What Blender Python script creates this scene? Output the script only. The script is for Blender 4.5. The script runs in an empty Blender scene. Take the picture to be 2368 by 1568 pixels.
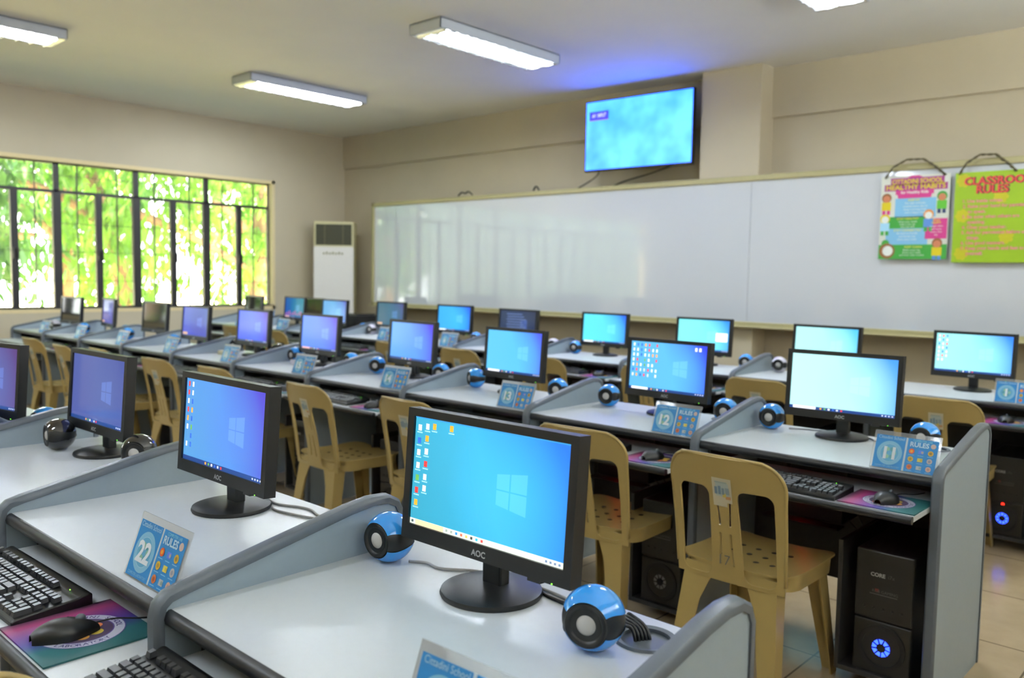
import bpy, bmesh, math, random
from mathutils import Vector, Matrix
random.seed(7)
sc = bpy.context.scene
COL = sc.collection
PI = math.pi
DZ = 0.77                       # height of every desktop
ST = 0.86                       # width of one computer station
ROW_X = [-0.602, -0.7606, -0.8571]     # right end of the three desk rows
ROW_Y = [0.679, 2.8335, 4.9266]        # front edge of the three desk rows
XL, YF, XR, YB, CH = -9.89, 7.25, 1.3, -2.2, 3.281   # room

# ------------------------------------------------------------------ camera
yaw, pitch, roll, fpx = 0.7408, -0.0741, 0.0176, 1945.0
fw = Vector((-math.sin(yaw) * math.cos(pitch), math.cos(yaw) * math.cos(pitch), math.sin(pitch)))
rt = Vector((math.cos(yaw), math.sin(yaw), 0)); up = rt.cross(fw)
r2 = rt * math.cos(roll) + up * math.sin(roll); u2 = -rt * math.sin(roll) + up * math.cos(roll)
cam = bpy.data.cameras.new('camera'); camo = bpy.data.objects.new('camera', cam); COL.objects.link(camo)
M = Matrix.Identity(4)
for i in range(3):
    M[i][0], M[i][1], M[i][2] = r2[i], u2[i], -fw[i]
M[0][3], M[1][3], M[2][3] = 0.0, 0.0, DZ + 0.611
camo.matrix_world = M
cam.sensor_width = 36.0; cam.lens = fpx / 2368.0 * 36.0
cam.clip_start = 0.02; cam.clip_end = 200
cam.dof.use_dof = True; cam.dof.focus_distance = 1.9; cam.dof.aperture_fstop = 3.6
sc.camera = camo

# ------------------------------------------------------------------ world, sun, exposure
sc.view_settings.view_transform = 'Standard'; sc.view_settings.look = 'None'
sc.view_settings.gamma = 1.0; sc.view_settings.use_curve_mapping = False
sc.view_settings.exposure = 0.2
try:
    sc.cycles.use_denoising = True
    sc.cycles.max_bounces = 10; sc.cycles.diffuse_bounces = 5; sc.cycles.glossy_bounces = 4
    sc.cycles.transparent_max_bounces = 24; sc.cycles.transmission_bounces = 6
    sc.cycles.sample_clamp_indirect = 6.0; sc.cycles.caustics_reflective = False; sc.cycles.caustics_refractive = False
except Exception:
    pass
W = bpy.data.worlds.new('world'); sc.world = W; W.use_nodes = True
bg = W.node_tree.nodes['Background']; bg.inputs[0].default_value = (0.95, 0.98, 1.0, 1); bg.inputs[1].default_value = 8.0
sun = bpy.data.lights.new('sun', 'SUN'); sun.energy = 150.0; sun.angle = 0.02; sun.color = (1.0, 0.95, 0.8)
suno = bpy.data.objects.new('sun', sun); COL.objects.link(suno)
suno.rotation_euler = (math.radians(-28), math.radians(-12), 0)
TUBE = 215.0                    # strength of the fluorescent tubes

# ------------------------------------------------------------------ materials
def lin(c):
    if isinstance(c, str):
        c = [int(c[i:i + 2], 16) / 255 for i in (0, 2, 4)]
    else:
        c = [x / 255 for x in c]
    return tuple(x / 12.92 if x <= .04045 else ((x + .055) / 1.055) ** 2.4 for x in c)
def mat(name, c, rough=.5, metal=0., vary=.04, scale=30., coat=0., bump=0., spec=.5, trans=None):
    m = bpy.data.materials.new(name); m.use_nodes = True
    nt = m.node_tree; b = nt.nodes['Principled BSDF']; c = lin(c)
    b.inputs['Roughness'].default_value = rough; b.inputs['Metallic'].default_value = metal
    b.inputs['Specular IOR Level'].default_value = spec
    if coat:
        b.inputs['Coat Weight'].default_value = coat; b.inputs['Coat Roughness'].default_value = .06
    tc = nt.nodes.new('ShaderNodeTexCoord'); no = nt.nodes.new('ShaderNodeTexNoise')
    no.inputs['Scale'].default_value = scale; no.inputs['Detail'].default_value = 4
    nt.links.new(tc.outputs['Object'], no.inputs['Vector'])
    rp = nt.nodes.new('ShaderNodeValToRGB')
    rp.color_ramp.elements[0].position = .3; rp.color_ramp.elements[1].position = .7
    rp.color_ramp.elements[0].color = tuple(max(0, x * (1 - vary)) for x in c) + (1,)
    rp.color_ramp.elements[1].color = tuple(min(1, x * (1 + vary)) for x in c) + (1,)
    nt.links.new(no.outputs['Fac'], rp.inputs['Fac']); nt.links.new(rp.outputs['Color'], b.inputs['Base Color'])
    if bump:
        bp = nt.nodes.new('ShaderNodeBump'); bp.inputs['Strength'].default_value = bump; bp.inputs['Distance'].default_value = .002
        nt.links.new(no.outputs['Fac'], bp.inputs['Height']); nt.links.new(bp.outputs['Normal'], b.inputs['Normal'])
    return m
def emit(name, c, s):
    m = bpy.data.materials.new(name); m.use_nodes = True; nt = m.node_tree
    b = nt.nodes['Principled BSDF']; b.inputs['Base Color'].default_value = lin(c) + (1,)
    b.inputs['Emission Color'].default_value = lin(c) + (1,); b.inputs['Emission Strength'].default_value = s
    return m
def printed(name, rough=.45, glow=0.):
    """material that reads the printed colours of a mesh (colour attribute Col)"""
    m = bpy.data.materials.new(name); m.use_nodes = True; nt = m.node_tree; b = nt.nodes['Principled BSDF']
    a = nt.nodes.new('ShaderNodeAttribute'); a.attribute_name = 'Col'
    b.inputs['Roughness'].default_value = rough
    nt.links.new(a.outputs['Color'], b.inputs['Base Color'])
    if glow:
        nt.links.new(a.outputs['Color'], b.inputs['Emission Color']); b.inputs['Emission Strength'].default_value = glow
    return m
wall_m = mat('wall_paint', (192, 181, 156), .75, vary=.025, scale=3, bump=.05)
ceil_m = mat('ceiling_paint', (240, 238, 232), .8, vary=.015, scale=2)
beam_m = wall_m
lam_m = mat('white_laminate', (205, 209, 212), .32, vary=.01, scale=60)
pan_m = mat('grey_blue_laminate', (152, 166, 177), .4, vary=.015, scale=60)
trim_m = mat('grey_plastic_trim', (84, 91, 100), .38, vary=.04)
edge_m = mat('black_edge_band', (25, 27, 31), .42, vary=.05)
dark_m = mat('dark_board', (48, 47, 47), .55, vary=.06, scale=20)
blk_m = mat('black_plastic', (11, 12, 14), .42, vary=.08)
gloss_m = mat('gloss_black', (9, 9, 12), .1, vary=.02, coat=1.)
blue_m = mat('gloss_blue', (44, 142, 228), .16, vary=.03, coat=.8)
wht_m = mat('gloss_white', (214, 212, 228), .2, vary=.02, coat=.6)
cone_m = mat('speaker_cone', (190, 188, 186), .35, vary=.03)
key_m = mat('keycap', (46, 47, 50), .35, vary=.08)
cream_m = mat('cream_plastic', (214, 208, 176), .5)
chair_m = mat('tan_plastic', (158, 137, 84), .36, vary=.035, scale=8)
case_m = mat('computer_case', (26, 26, 28), .45, vary=.06)
panel_m = mat('computer_front', (38, 37, 36), .35, vary=.06)
steel_m = mat('window_steel', (28, 25, 23), .5, vary=.06)
reveal_m = mat('reveal_paint', (222, 204, 158), .7, vary=.02)
frame_m = mat('beige_aluminium', (172, 164, 120), .45, metal=.1, vary=.03)
acw_m = mat('cooler_white', (226, 222, 214), .4, vary=.01)
acy_m = mat('cooler_cream', (204, 196, 150), .45, vary=.02)
acd_m = mat('cooler_grille', (40, 40, 26), .6, vary=.05)
lampw_m = mat('lamp_housing', (196, 202, 208), .45, vary=.01)
alu_m = mat('lamp_reflector', (235, 236, 238), .22, metal=.9, vary=.01)
tube_m = emit('tube_glow', (232, 244, 255), TUBE)
grey_m = mat('grey_cable', (186, 187, 190), .5)
rope_m = mat('twisted_cord', (84, 76, 52), .8, vary=.5, scale=90)
bark_m = mat('bark', (122, 96, 72), .85, vary=.25, scale=6, bump=.5)
ground_m = mat('garden_ground', (206, 196, 150), .9, vary=.15, scale=4)
silver_m = mat('silver_lettering', (190, 192, 195), .3, metal=.3, vary=.02)
dim_m = mat('dim_lettering', (92, 92, 90), .4)
wink_m = mat('white_ink', (226, 232, 240), .5, vary=.01)
print_m = printed('printed_colours')
icon_m = printed('lit_pixels', .3, .95)
blue_led = emit('blue_led', (40, 70, 255), 5.); red_led = emit('red_led', (255, 30, 16), 6.)
green_led = emit('green_led', (120, 255, 60), 3.); redglow = emit('red_panel_led', (255, 10, 10), 14.)
bluefan_dim = mat('fan_blades_clear', (120, 122, 126), .3)

m = bpy.data.materials.new('whiteboard_gloss'); m.use_nodes = True; wb_m = m
b = m.node_tree.nodes['Principled BSDF']; b.inputs['Base Color'].default_value = lin((214, 218, 224)) + (1,)
b.inputs['Roughness'].default_value = .55; b.inputs['Coat Weight'].default_value = 1.; b.inputs['Coat Roughness'].default_value = .06; b.inputs['Coat IOR'].default_value = 2.3
nt = m.node_tree; no = nt.nodes.new('ShaderNodeTexNoise'); no.inputs['Scale'].default_value = 1.4
tc = nt.nodes.new('ShaderNodeTexCoord'); nt.links.new(tc.outputs['Object'], no.inputs['Vector'])
bp = nt.nodes.new('ShaderNodeBump'); bp.inputs['Strength'].default_value = .02; nt.links.new(no.outputs['Fac'], bp.inputs['Height'])
nt.links.new(bp.outputs['Normal'], b.inputs['Coat Normal'])

def clear_mat(name, c, keep):
    m = bpy.data.materials.new(name); m.use_nodes = True; nt = m.node_tree; nt.nodes.clear()
    o = nt.nodes.new('ShaderNodeOutputMaterial'); mx = nt.nodes.new('ShaderNodeMixShader'); t = nt.nodes.new('ShaderNodeBsdfTransparent')
    g = nt.nodes.new('ShaderNodeBsdfPrincipled'); g.inputs['Base Color'].default_value = lin(c) + (1,); g.inputs['Roughness'].default_value = .05
    fr = nt.nodes.new('ShaderNodeFresnel'); ad = nt.nodes.new('ShaderNodeMath'); ad.operation = 'ADD'; ad.inputs[1].default_value = keep
    nt.links.new(fr.outputs[0], ad.inputs[0]); nt.links.new(ad.outputs[0], mx.inputs[0])
    nt.links.new(t.outputs[0], mx.inputs[1]); nt.links.new(g.outputs[0], mx.inputs[2]); nt.links.new(mx.outputs[0], o.inputs[0])
    return m
acr_m = clear_mat('clear_acrylic', (238, 240, 242), .16)
glass_m = clear_mat('window_glass', (200, 215, 205), .01)
frost_m = clear_mat('frosted_plastic', (196, 206, 214), .7)

def leaf_mat(name, c1, c2):
    m = bpy.data.materials.new(name); m.use_nodes = True; nt = m.node_tree; b = nt.nodes['Principled BSDF']
    o = nt.nodes['Material Output']; b.inputs['Roughness'].default_value = .4
    oi = nt.nodes.new('ShaderNodeTexCoord'); no = nt.nodes.new('ShaderNodeTexNoise'); no.inputs['Scale'].default_value = 1.6
    no.inputs['Detail'].default_value = 5
    nt.links.new(oi.outputs['Object'], no.inputs['Vector'])
    rp = nt.nodes.new('ShaderNodeValToRGB'); rp.color_ramp.elements[0].position = .35; rp.color_ramp.elements[1].position = .65
    rp.color_ramp.elements[0].color = lin(c1) + (1,); rp.color_ramp.elements[1].color = lin(c2) + (1,)
    nt.links.new(no.outputs['Fac'], rp.inputs['Fac']); nt.links.new(rp.outputs['Color'], b.inputs['Base Color'])
    tl = nt.nodes.new('ShaderNodeBsdfTranslucent'); nt.links.new(rp.outputs['Color'], tl.inputs['Color'])
    mx = nt.nodes.new('ShaderNodeMixShader'); mx.inputs[0].default_value = .5
    nt.links.new(b.outputs[0], mx.inputs[1]); nt.links.new(tl.outputs[0], mx.inputs[2]); nt.links.new(mx.outputs[0], o.inputs['Surface'])
    return m
leaf_a = leaf_mat('leaf_yellow_green', (64, 108, 24), (112, 156, 50))
leaf_b = leaf_mat('leaf_deep_green', (36, 76, 34), (84, 128, 52))

def floor_mat():
    m = bpy.data.materials.new('floor_tiles'); m.use_nodes = True; nt = m.node_tree; b = nt.nodes['Principled BSDF']
    tc = nt.nodes.new('ShaderNodeTexCoord'); br = nt.nodes.new('ShaderNodeTexBrick'); br.offset = 0; br.squash = 1
    br.inputs['Scale'].default_value = 1; br.inputs['Brick Width'].default_value = .6; br.inputs['Row Height'].default_value = .6
    br.inputs['Mortar Size'].default_value = .004
    br.inputs['Color1'].default_value = lin((190, 170, 138)) + (1,); br.inputs['Color2'].default_value = lin((182, 162, 130)) + (1,)
    br.inputs['Mortar'].default_value = lin((112, 98, 76)) + (1,)
    nt.links.new(tc.outputs['Object'], br.inputs['Vector'])
    no = nt.nodes.new('ShaderNodeTexNoise'); no.inputs['Scale'].default_value = 9; no.inputs['Detail'].default_value = 8
    nt.links.new(tc.outputs['Object'], no.inputs['Vector'])
    mx = nt.nodes.new('ShaderNodeMixRGB'); mx.blend_type = 'MULTIPLY'; mx.inputs[0].default_value = .35
    rp = nt.nodes.new('ShaderNodeValToRGB'); rp.color_ramp.elements[0].position = .3; rp.color_ramp.elements[0].color = (.7, .67, .62, 1)
    rp.color_ramp.elements[1].position = .65
    nt.links.new(no.outputs['Fac'], rp.inputs['Fac']); nt.links.new(br.outputs['Color'], mx.inputs[1]); nt.links.new(rp.outputs['Color'], mx.inputs[2])
    nt.links.new(mx.outputs[0], b.inputs['Base Color']); b.inputs['Roughness'].default_value = .18
    return m
def pad_mat():
    m = bpy.data.materials.new('mouse_pad_print'); m.use_nodes = True; nt = m.node_tree; b = nt.nodes['Principled BSDF']
    tc = nt.nodes.new('ShaderNodeTexCoord'); se = nt.nodes.new('ShaderNodeSeparateXYZ'); nt.links.new(tc.outputs['Generated'], se.inputs[0])
    rp = nt.nodes.new('ShaderNodeValToRGB'); e = rp.color_ramp.elements
    e[0].position = 0; e[0].color = lin((60, 44, 64)) + (1,); e[1].position = 1; e[1].color = lin((22, 80, 82)) + (1,)
    for p, c in ((.14, (146, 50, 104)), (.34, (104, 50, 132)), (.52, (60, 54, 138)), (.72, (34, 98, 106))):
        x = e.new(p); x.color = lin(c) + (1,)
    nt.links.new(se.outputs['X'], rp.inputs['Fac']); nt.links.new(rp.outputs['Color'], b.inputs['Base Color']); b.inputs['Roughness'].default_value = .6
    return m
pad_m = pad_mat()

def screen_mat(name, cl, cr, cg, strength=1., logo=.35, rough=.12, off=False):
    """a lit desktop: left colour, right colour, glow round the four-pane window mark"""
    m = bpy.data.materials.new(name); m.use_nodes = True; nt = m.node_tree; b = nt.nodes['Principled BSDF']
    b.inputs['Base Color'].default_value = (.006, .006, .007, 1); b.inputs['Roughness'].default_value = rough
    strength *= 1.12; b.inputs['Specular IOR Level'].default_value = .5 if strength < .9 * 1.12 + .001 else .16
    if off:
        b.inputs['Specular IOR Level'].default_value = .9
        return m
    L = nt.links.new
    def nd(t, **k):
        n = nt.nodes.new(t)
        for a, v in k.items(): setattr(n, a, v)
        return n
    def ma(op, a, c=None):
        n = nd('ShaderNodeMath', operation=op)
        for i, v in enumerate((a, c)):
            if v is None: continue
            if isinstance(v, (int, float)): n.inputs[i].default_value = v
            else: L(v, n.inputs[i])
        return n.outputs[0]
    tc = nd('ShaderNodeTexCoord'); se = nd('ShaderNodeSeparateXYZ'); L(tc.outputs['UV'], se.inputs[0])
    U, V = se.outputs['X'], se.outputs['Y']
    rp = nd('ShaderNodeValToRGB'); e = rp.color_ramp.elements
    e[0].position = .05; e[0].color = lin(cl) + (1,); e[1].position = .98; e[1].color = lin(cr) + (1,)
    x = e.new(.55); x.color = tuple(.5 * (p + q) for p, q in zip(lin(cg), lin(cl))) + (1,)
    # diagonal drift of the colours
    f = ma('ADD', ma('MULTIPLY', U, .86), ma('MULTIPLY', V, .2)); L(f, rp.inputs['Fac'])
    du = ma('SUBTRACT', U, .66); dv = ma('MULTIPLY', ma('SUBTRACT', V, .48), .62)
    d = ma('POWER', ma('ADD', ma('MULTIPLY', du, du), ma('MULTIPLY', dv, dv)), .5)
    g = ma('MAXIMUM', ma('SUBTRACT', 1., ma('DIVIDE', d, .42)), 0.); g = ma('MULTIPLY', g, .75)
    mx = nd('ShaderNodeMixRGB'); L(g, mx.inputs[0]); L(rp.outputs['Color'], mx.inputs[1]); mx.inputs[2].default_value = lin(cg) + (1,)
    # four-pane window: right side taller (perspective), cross gap
    a = ma('MULTIPLY', ma('GREATER_THAN', U, .575), ma('LESS_THAN', U, .76))
    hh = ma('ADD', .13, ma('MULTIPLY', ma('SUBTRACT', U, .575), .25)); av = ma('ABSOLUTE', ma('SUBTRACT', V, .5))
    a = ma('MULTIPLY', a, ma('LESS_THAN', av, hh))
    a = ma('MULTIPLY', a, ma('GREATER_THAN', av, .006)); a = ma('MULTIPLY', a, ma('GREATER_THAN', ma('ABSOLUTE', ma('SUBTRACT', U, .658)), .004))
    m2 = nd('ShaderNodeMixRGB'); L(ma('MULTIPLY', a, logo), m2.inputs[0]); L(mx.outputs[0], m2.inputs[1])
    m2.inputs[2].default_value = (min(1, lin(cg)[0] + .12), min(1, lin(cg)[1] + .22), 1., 1)
    L(m2.outputs[0], b.inputs['Emission Color']); b.inputs['Emission Strength'].default_value = strength
    return m

# ------------------------------------------------------------------ mesh helpers
class MB:
    def __init__(s): s.v = []; s.f = []; s.c = []; s.T = None; s.col = (1, 1, 1)
    def add(s, vs, fs, T=None, col=None):
        o = len(s.v); T = T or s.T
        s.v += [tuple(T @ Vector(p)) for p in vs] if T else [tuple(p) for p in vs]
        s.f += [tuple(i + o for i in f) for f in fs]; s.c += [col or s.col] * len(fs)
    def box(s, x0, x1, y0, y1, z0, z1, T=None, col=None):
        s.add([(x0, y0, z0), (x1, y0, z0), (x1, y1, z0), (x0, y1, z0), (x0, y0, z1), (x1, y0, z1), (x1, y1, z1), (x0, y1, z1)],
              [(0, 3, 2, 1), (4, 5, 6, 7), (0, 1, 5, 4), (1, 2, 6, 5), (2, 3, 7, 6), (3, 0, 4, 7)], T, col)
    def prism(s, poly, a0, a1, axis='x', T=None, col=None):
        n = len(poly)
        P = {'x': lambda a, p: (a, p[0], p[1]), 'y': lambda a, p: (p[0], a, p[1]), 'z': lambda a, p: (p[0], p[1], a)}[axis]
        vs = [P(a0, p) for p in poly] + [P(a1, p) for p in poly]
        s.add(vs, [tuple(range(n)), tuple(range(2 * n - 1, n - 1, -1))] + [(i + n, (i + 1) % n + n, (i + 1) % n, i) for i in range(n)], T, col)
    def lathe(s, prof, n=32, T=None, col=None):
        """prof: (radius, height) from one end to the other, round z"""
        vs, fs = [], []
        k = len(prof)
        for i in range(n):
            a = 2 * PI * i / n
            vs += [(r * math.cos(a), r * math.sin(a), h) for r, h in prof]
        for i in range(n):
            j = (i + 1) % n
            for q in range(k - 1): fs.append((i * k + q, j * k + q, j * k + q + 1, i * k + q + 1))
        if prof[0][0] > 1e-6: fs.append(tuple(i * k for i in range(n - 1, -1, -1)))
        if prof[-1][0] > 1e-6: fs.append(tuple(i * k + k - 1 for i in range(n)))
        s.add(vs, fs, T, col)
    def tube(s, pts, r, n=8, T=None, closed=False, smooth=3):
        P = [Vector(p) for p in pts]
        if smooth and len(P) > 2:
            Q = []
            for i in range(len(P) - 1):
                p0, p1, p2, p3 = P[max(i - 1, 0)], P[i], P[i + 1], P[min(i + 2, len(P) - 1)]
                for k in range(smooth):
                    t = k / smooth
                    Q.append(.5 * ((2 * p1) + (p2 - p0) * t + (2 * p0 - 5 * p1 + 4 * p2 - p3) * t * t + (3 * p1 - p0 - 3 * p2 + p3) * t ** 3))
            P = Q + [P[-1]]
        vs, fs = [], []; m = len(P)
        for i, p in enumerate(P):
            t = (P[min(i + 1, m - 1)] - P[max(i - 1, 0)]).normalized()
            a = t.cross(Vector((0, 0, 1)))
            if a.length < .05: a = t.cross(Vector((1, 0, 0)))
            a.normalize(); b_ = t.cross(a)
            R = r[i * (len(r) - 1) // max(m - 1, 1)] if isinstance(r, (list, tuple)) else r
            vs += [tuple(p + a * (R * math.cos(2 * PI * k / n)) + b_ * (R * math.sin(2 * PI * k / n))) for k in range(n)]
        for i in range(m - 1):
            for k in range(n):
                fs.append((i * n + k, i * n + (k + 1) % n, (i + 1) * n + (k + 1) % n, (i + 1) * n + k))
        fs += [tuple(range(n - 1, -1, -1)), tuple(range((m - 1) * n, m * n))]
        s.add(vs, fs, T)
    def disc(s, cx, cy, r, z=0, n=20, T=None, col=None, r0=0, sx=1.):
        vs = [(cx + sx * r * math.cos(2 * PI * i / n), cy + r * math.sin(2 * PI * i / n), z) for i in range(n)]
        if r0:
            vs += [(cx + sx * r0 * math.cos(2 * PI * i / n), cy + r0 * math.sin(2 * PI * i / n), z) for i in range(n)]
            s.add(vs, [(i, (i + 1) % n, (i + 1) % n + n, i + n) for i in range(n)], T, col)
        else: s.add(vs, [tuple(range(n))], T, col)
    def rect(s, x0, x1, y0, y1, z=0, T=None, col=None):
        s.add([(x0, y0, z), (x1, y0, z), (x1, y1, z), (x0, y1, z)], [(0, 1, 2, 3)], T, col)
    def text(s, txt, x, y, h, z=0, T=None, col=None, align='CENTER', bold=0., shear=0., fit=None):
        vs, fs, wd = text_data(txt, bold, shear)
        k = h
        kx = k if not fit else min(k, fit / max(wd, 1e-6))
        off = {'CENTER': -wd / 2, 'LEFT': 0, 'RIGHT': -wd}[align]
        s.add([((p[0] + off) * kx + x, p[1] * k + y, z) for p in vs], fs, T, col)
    def build(s, name, m, parent=None, smooth=False, bevel=0., angle=None, kind=None, loc=None):
        me = bpy.data.meshes.new(name); me.from_pydata(s.v, [], s.f); me.update()
        bmm = bmesh.new(); bmm.from_mesh(me)
        if smooth: bmesh.ops.remove_doubles(bmm, verts=bmm.verts, dist=1e-5)
        if not any(c != (1, 1, 1) for c in s.c): bmesh.ops.recalc_face_normals(bmm, faces=bmm.faces)
        bmm.to_mesh(me); bmm.free()
        if any(c != (1, 1, 1) for c in s.c) and len(me.polygons) == len(s.c):
            at = me.color_attributes.new('Col', 'FLOAT_COLOR', 'CORNER')
            for p, c in zip(me.polygons, s.c):
                for li in p.loop_indices: at.data[li].color = tuple(c) + (1,)
        me.materials.append(m)
        if smooth:
            me.polygons.foreach_set('use_smooth', [True] * len(me.polygons))
            if angle: me.set_sharp_from_angle(angle=math.radians(angle))
        o = bpy.data.objects.new(name, me); COL.objects.link(o)
        if bevel:
            bv = o.modifiers.new('edge', 'BEVEL'); bv.width = bevel; bv.segments = 2; bv.limit_method = 'ANGLE'
        if parent: o.parent = parent
        if kind: o['kind'] = kind
        if loc: o.location = loc
        return o
_tc = {}
def text_data(t, bold=0., shear=0.):
    k = (t, bold, shear)
    if k not in _tc:
        cu = bpy.data.curves.new('lettering', 'FONT'); cu.body = t; cu.size = 1.38; cu.resolution_u = 3; cu.offset = bold; cu.shear = shear
        o = bpy.data.objects.new('lettering', cu); COL.objects.link(o)
        me = bpy.data.meshes.new_from_object(o.evaluated_get(bpy.context.evaluated_depsgraph_get()))
        vs = [tuple(v.co) for v in me.vertices]; fs = [tuple(p.vertices) for p in me.polygons]
        bpy.data.objects.remove(o); bpy.data.curves.remove(cu); bpy.data.meshes.remove(me)
        x0 = min((v[0] for v in vs), default=0); x1 = max((v[0] for v in vs), default=0)
        _tc[k] = ([(v[0] - x0, v[1], 0) for v in vs], fs, x1 - x0)
    return _tc[k]
def plate(sdf, u0, u1, v0, v1, nu, nv, fn, th):
    """a moulded plate: the region sdf<0, mapped to space by fn, thickness th along its normal"""
    def sn(u, v):
        for _ in range(6):
            d = sdf(u, v); e = 1e-4
            gu = (sdf(u + e, v) - sdf(u - e, v)) / (2 * e); gv = (sdf(u, v + e) - sdf(u, v - e)) / (2 * e)
            g2 = gu * gu + gv * gv
            if g2 < 1e-9: break
            u -= d * gu / g2; v -= d * gv / g2
        return u, v
    P = lambda i, j: (u0 + (u1 - u0) * i / nu, v0 + (v1 - v0) * j / nv)
    cells = [(i, j) for i in range(nu) for j in range(nv) if sdf(u0 + (u1 - u0) * (i + .5) / nu, v0 + (v1 - v0) * (j + .5) / nv) < 0]
    cs = set(cells); use = {}
    for i, j in cells:
        for a, b_ in ((i, j), (i + 1, j), (i + 1, j + 1), (i, j + 1)): use.setdefault((a, b_), 0)
    uv = {}
    for (a, b_) in use:
        u, v = P(a, b_)
        full = all((x, y) in cs for x, y in ((a - 1, b_ - 1), (a, b_ - 1), (a - 1, b_), (a, b_)))
        uv[(a, b_)] = (u, v) if full and sdf(u, v) < 0 else sn(u, v)
    ks = list(use); ix = {k: n for n, k in enumerate(ks)}; N = len(ks); vs = []
    back = []
    for k in ks:
        u, v = uv[k]; p = Vector(fn(u, v)); e = 1e-3
        n = (Vector(fn(u + e, v)) - Vector(fn(u - e, v))).cross(Vector(fn(u, v + e)) - Vector(fn(u, v - e))).normalized()
        vs.append(tuple(p + n * th / 2)); back.append(tuple(p - n * th / 2))
    vs += back; fs = []; ed = {}
    for i, j in cells:
        q = [ix[(i, j)], ix[(i + 1, j)], ix[(i + 1, j + 1)], ix[(i, j + 1)]]
        fs.append(tuple(q)); fs.append(tuple(x + N for x in reversed(q)))
        for a, b_ in zip(q, q[1:] + q[:1]):
            if (b_, a) in ed: del ed[(b_, a)]
            else: ed[(a, b_)] = 1
    for a, b_ in ed: fs.append((b_, a, a + N, b_ + N))
    return vs, fs
def rrect(u, v, cu, cv, hu, hv, r):
    a, b_ = abs(u - cu) - hu + r, abs(v - cv) - hv + r
    return math.hypot(max(a, 0), max(b_, 0)) + min(max(a, b_), 0) - r
def tag(o, label, cat, group=None):
    o['label'] = label; o['category'] = cat
    if group: o['group'] = group
    return o
def thing(name, label, cat, loc=(0, 0, 0), rz=0., group=None):
    o = bpy.data.objects.new(name, None); COL.objects.link(o); o.empty_display_size = .05
    o.location = loc; o.rotation_euler = (0, 0, rz)
    return tag(o, label, cat, group)
def dup(root, loc, rz, label, skip=()):
    r = root.copy(); COL.objects.link(r); r.location = loc; r.rotation_euler = (0, 0, rz); r['label'] = label
    for ch in list(root.children):
        if ch.name.split('.')[0] in skip: continue
        c = ch.copy(); COL.objects.link(c); c.parent = r
        for g in ch.children:
            d = g.copy(); COL.objects.link(d); d.parent = c
    return r
def Tr(x=0, y=0, z=0, rx=0, ry=0, rz=0):
    return Matrix.Translation((x, y, z)) @ Matrix.Rotation(rz, 4, 'Z') @ Matrix.Rotation(ry, 4, 'Y') @ Matrix.Rotation(rx, 4, 'X')
UPR = Matrix.Rotation(PI / 2, 4, 'X')          # lays an x,y drawing upright, facing -y

def row_of(n): return 0 if n > 20 else 1 if n > 10 else 2
def org(n):
    r = row_of(n); return Vector((ROW_X[r] - (n - (21, 11, 1)[r]) * ST, ROW_Y[r], 0))
ORD = {20: 'window-end station', 19: 'second station from the window', 18: 'third station from the window', 17: 'fourth station from the window'}
def where(n):
    if n > 20: return {21: 'nearest station, right end of nearest row', 22: 'number 22 station in nearest row', 23: 'third station of nearest row, with black speakers', 24: 'left-edge station of nearest row'}[n]
    if n > 16: return ORD[n] + ' in middle row'
    if n > 10: return 'number %d station in middle row' % n
    return {1: 'right-end station of front row', 2: 'second station from right in front row', 3: 'third station from right in front row',
            4: 'fourth station from right in front row', 5: 'fifth station from right in front row', 6: 'number 6 station in front row', 7: 'number 7 station in front row',
            8: 'third station from window in front row', 9: 'second station from window in front row', 10: 'window-end station of front row'}[n]
ALL = list(range(21, 25)) + list(range(11, 21)) + list(range(1, 11))

# ------------------------------------------------------------------ room shell
def struct(o, lab=None):
    o['kind'] = 'structure'
    if lab: o['label'] = lab
    return o
q = MB(); q.box(XL - .4, XR + .2, YB - .2, YF + .2, -.2, 0); struct(q.build('floor', floor_mat()))
q = MB(); q.box(XL - .4, XR + .2, YB - .2, YF + .2, CH, CH + .2); struct(q.build('ceiling', ceil_m))
WY0, WY1, WZ0, WZ1, WT = -1.0, 6.10, .928, 2.55, .16      # window opening in the left wall
q = MB()
q.box(XL - WT, XL, YB - .2, WY0, 0, CH); q.box(XL - WT, XL, WY1, YF + .2, 0, CH)
q.box(XL - WT, XL, WY0, WY1, 0, WZ0); q.box(XL - WT, XL, WY0, WY1, WZ1, CH)
wl = struct(q.build('wall_left', wall_m))
q = MB()
e = .012
q.box(XL - WT + .01, XL + .004, WY1 - e, WY1 + .03, WZ0 - .03, WZ1 + .03); q.box(XL - WT + .01, XL + .004, WY0 - .03, WY0 + e, WZ0 - .03, WZ1 + .03)
q.box(XL - WT + .01, XL + .004, WY0 - .03, WY1 + .03, WZ1 - e, WZ1 + .03); q.box(XL - WT + .01, XL + .004, WY0 - .03, WY1 + .03, WZ0 - .03, WZ0 + e)
struct(q.build('trim_1', reveal_m), 'cream painted reveal around the window')
q = MB(); q.box(XL - WT, XR + .2, YF, YF + .2, 0, CH); q.box(XL, XR, YF - .035, YF + .01, DZ + 2.087 - .77 + .755, CH)
struct(q.build('wall_front', wall_m))
q = MB(); q.box(XR, XR + .2, YB - .2, YF, 0, 2.0); q.box(XR, XR + .2, YB - .2, YF, 2.85, CH); q.box(XR, XR + .2, YB - .2, -1.0, 2.0, 2.85); q.box(XR, XR + .2, 6.4, YF, 2.0, 2.85)
struct(q.build('wall_right', wall_m))
w2 = bpy.data.objects.new('added_window', None); COL.objects.link(w2); w2['kind'] = 'structure'; w2['label'] = 'added high window band in the right wall, unseen, for fill daylight'  # unseen opening, added to bring fill daylight in from the right
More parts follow.
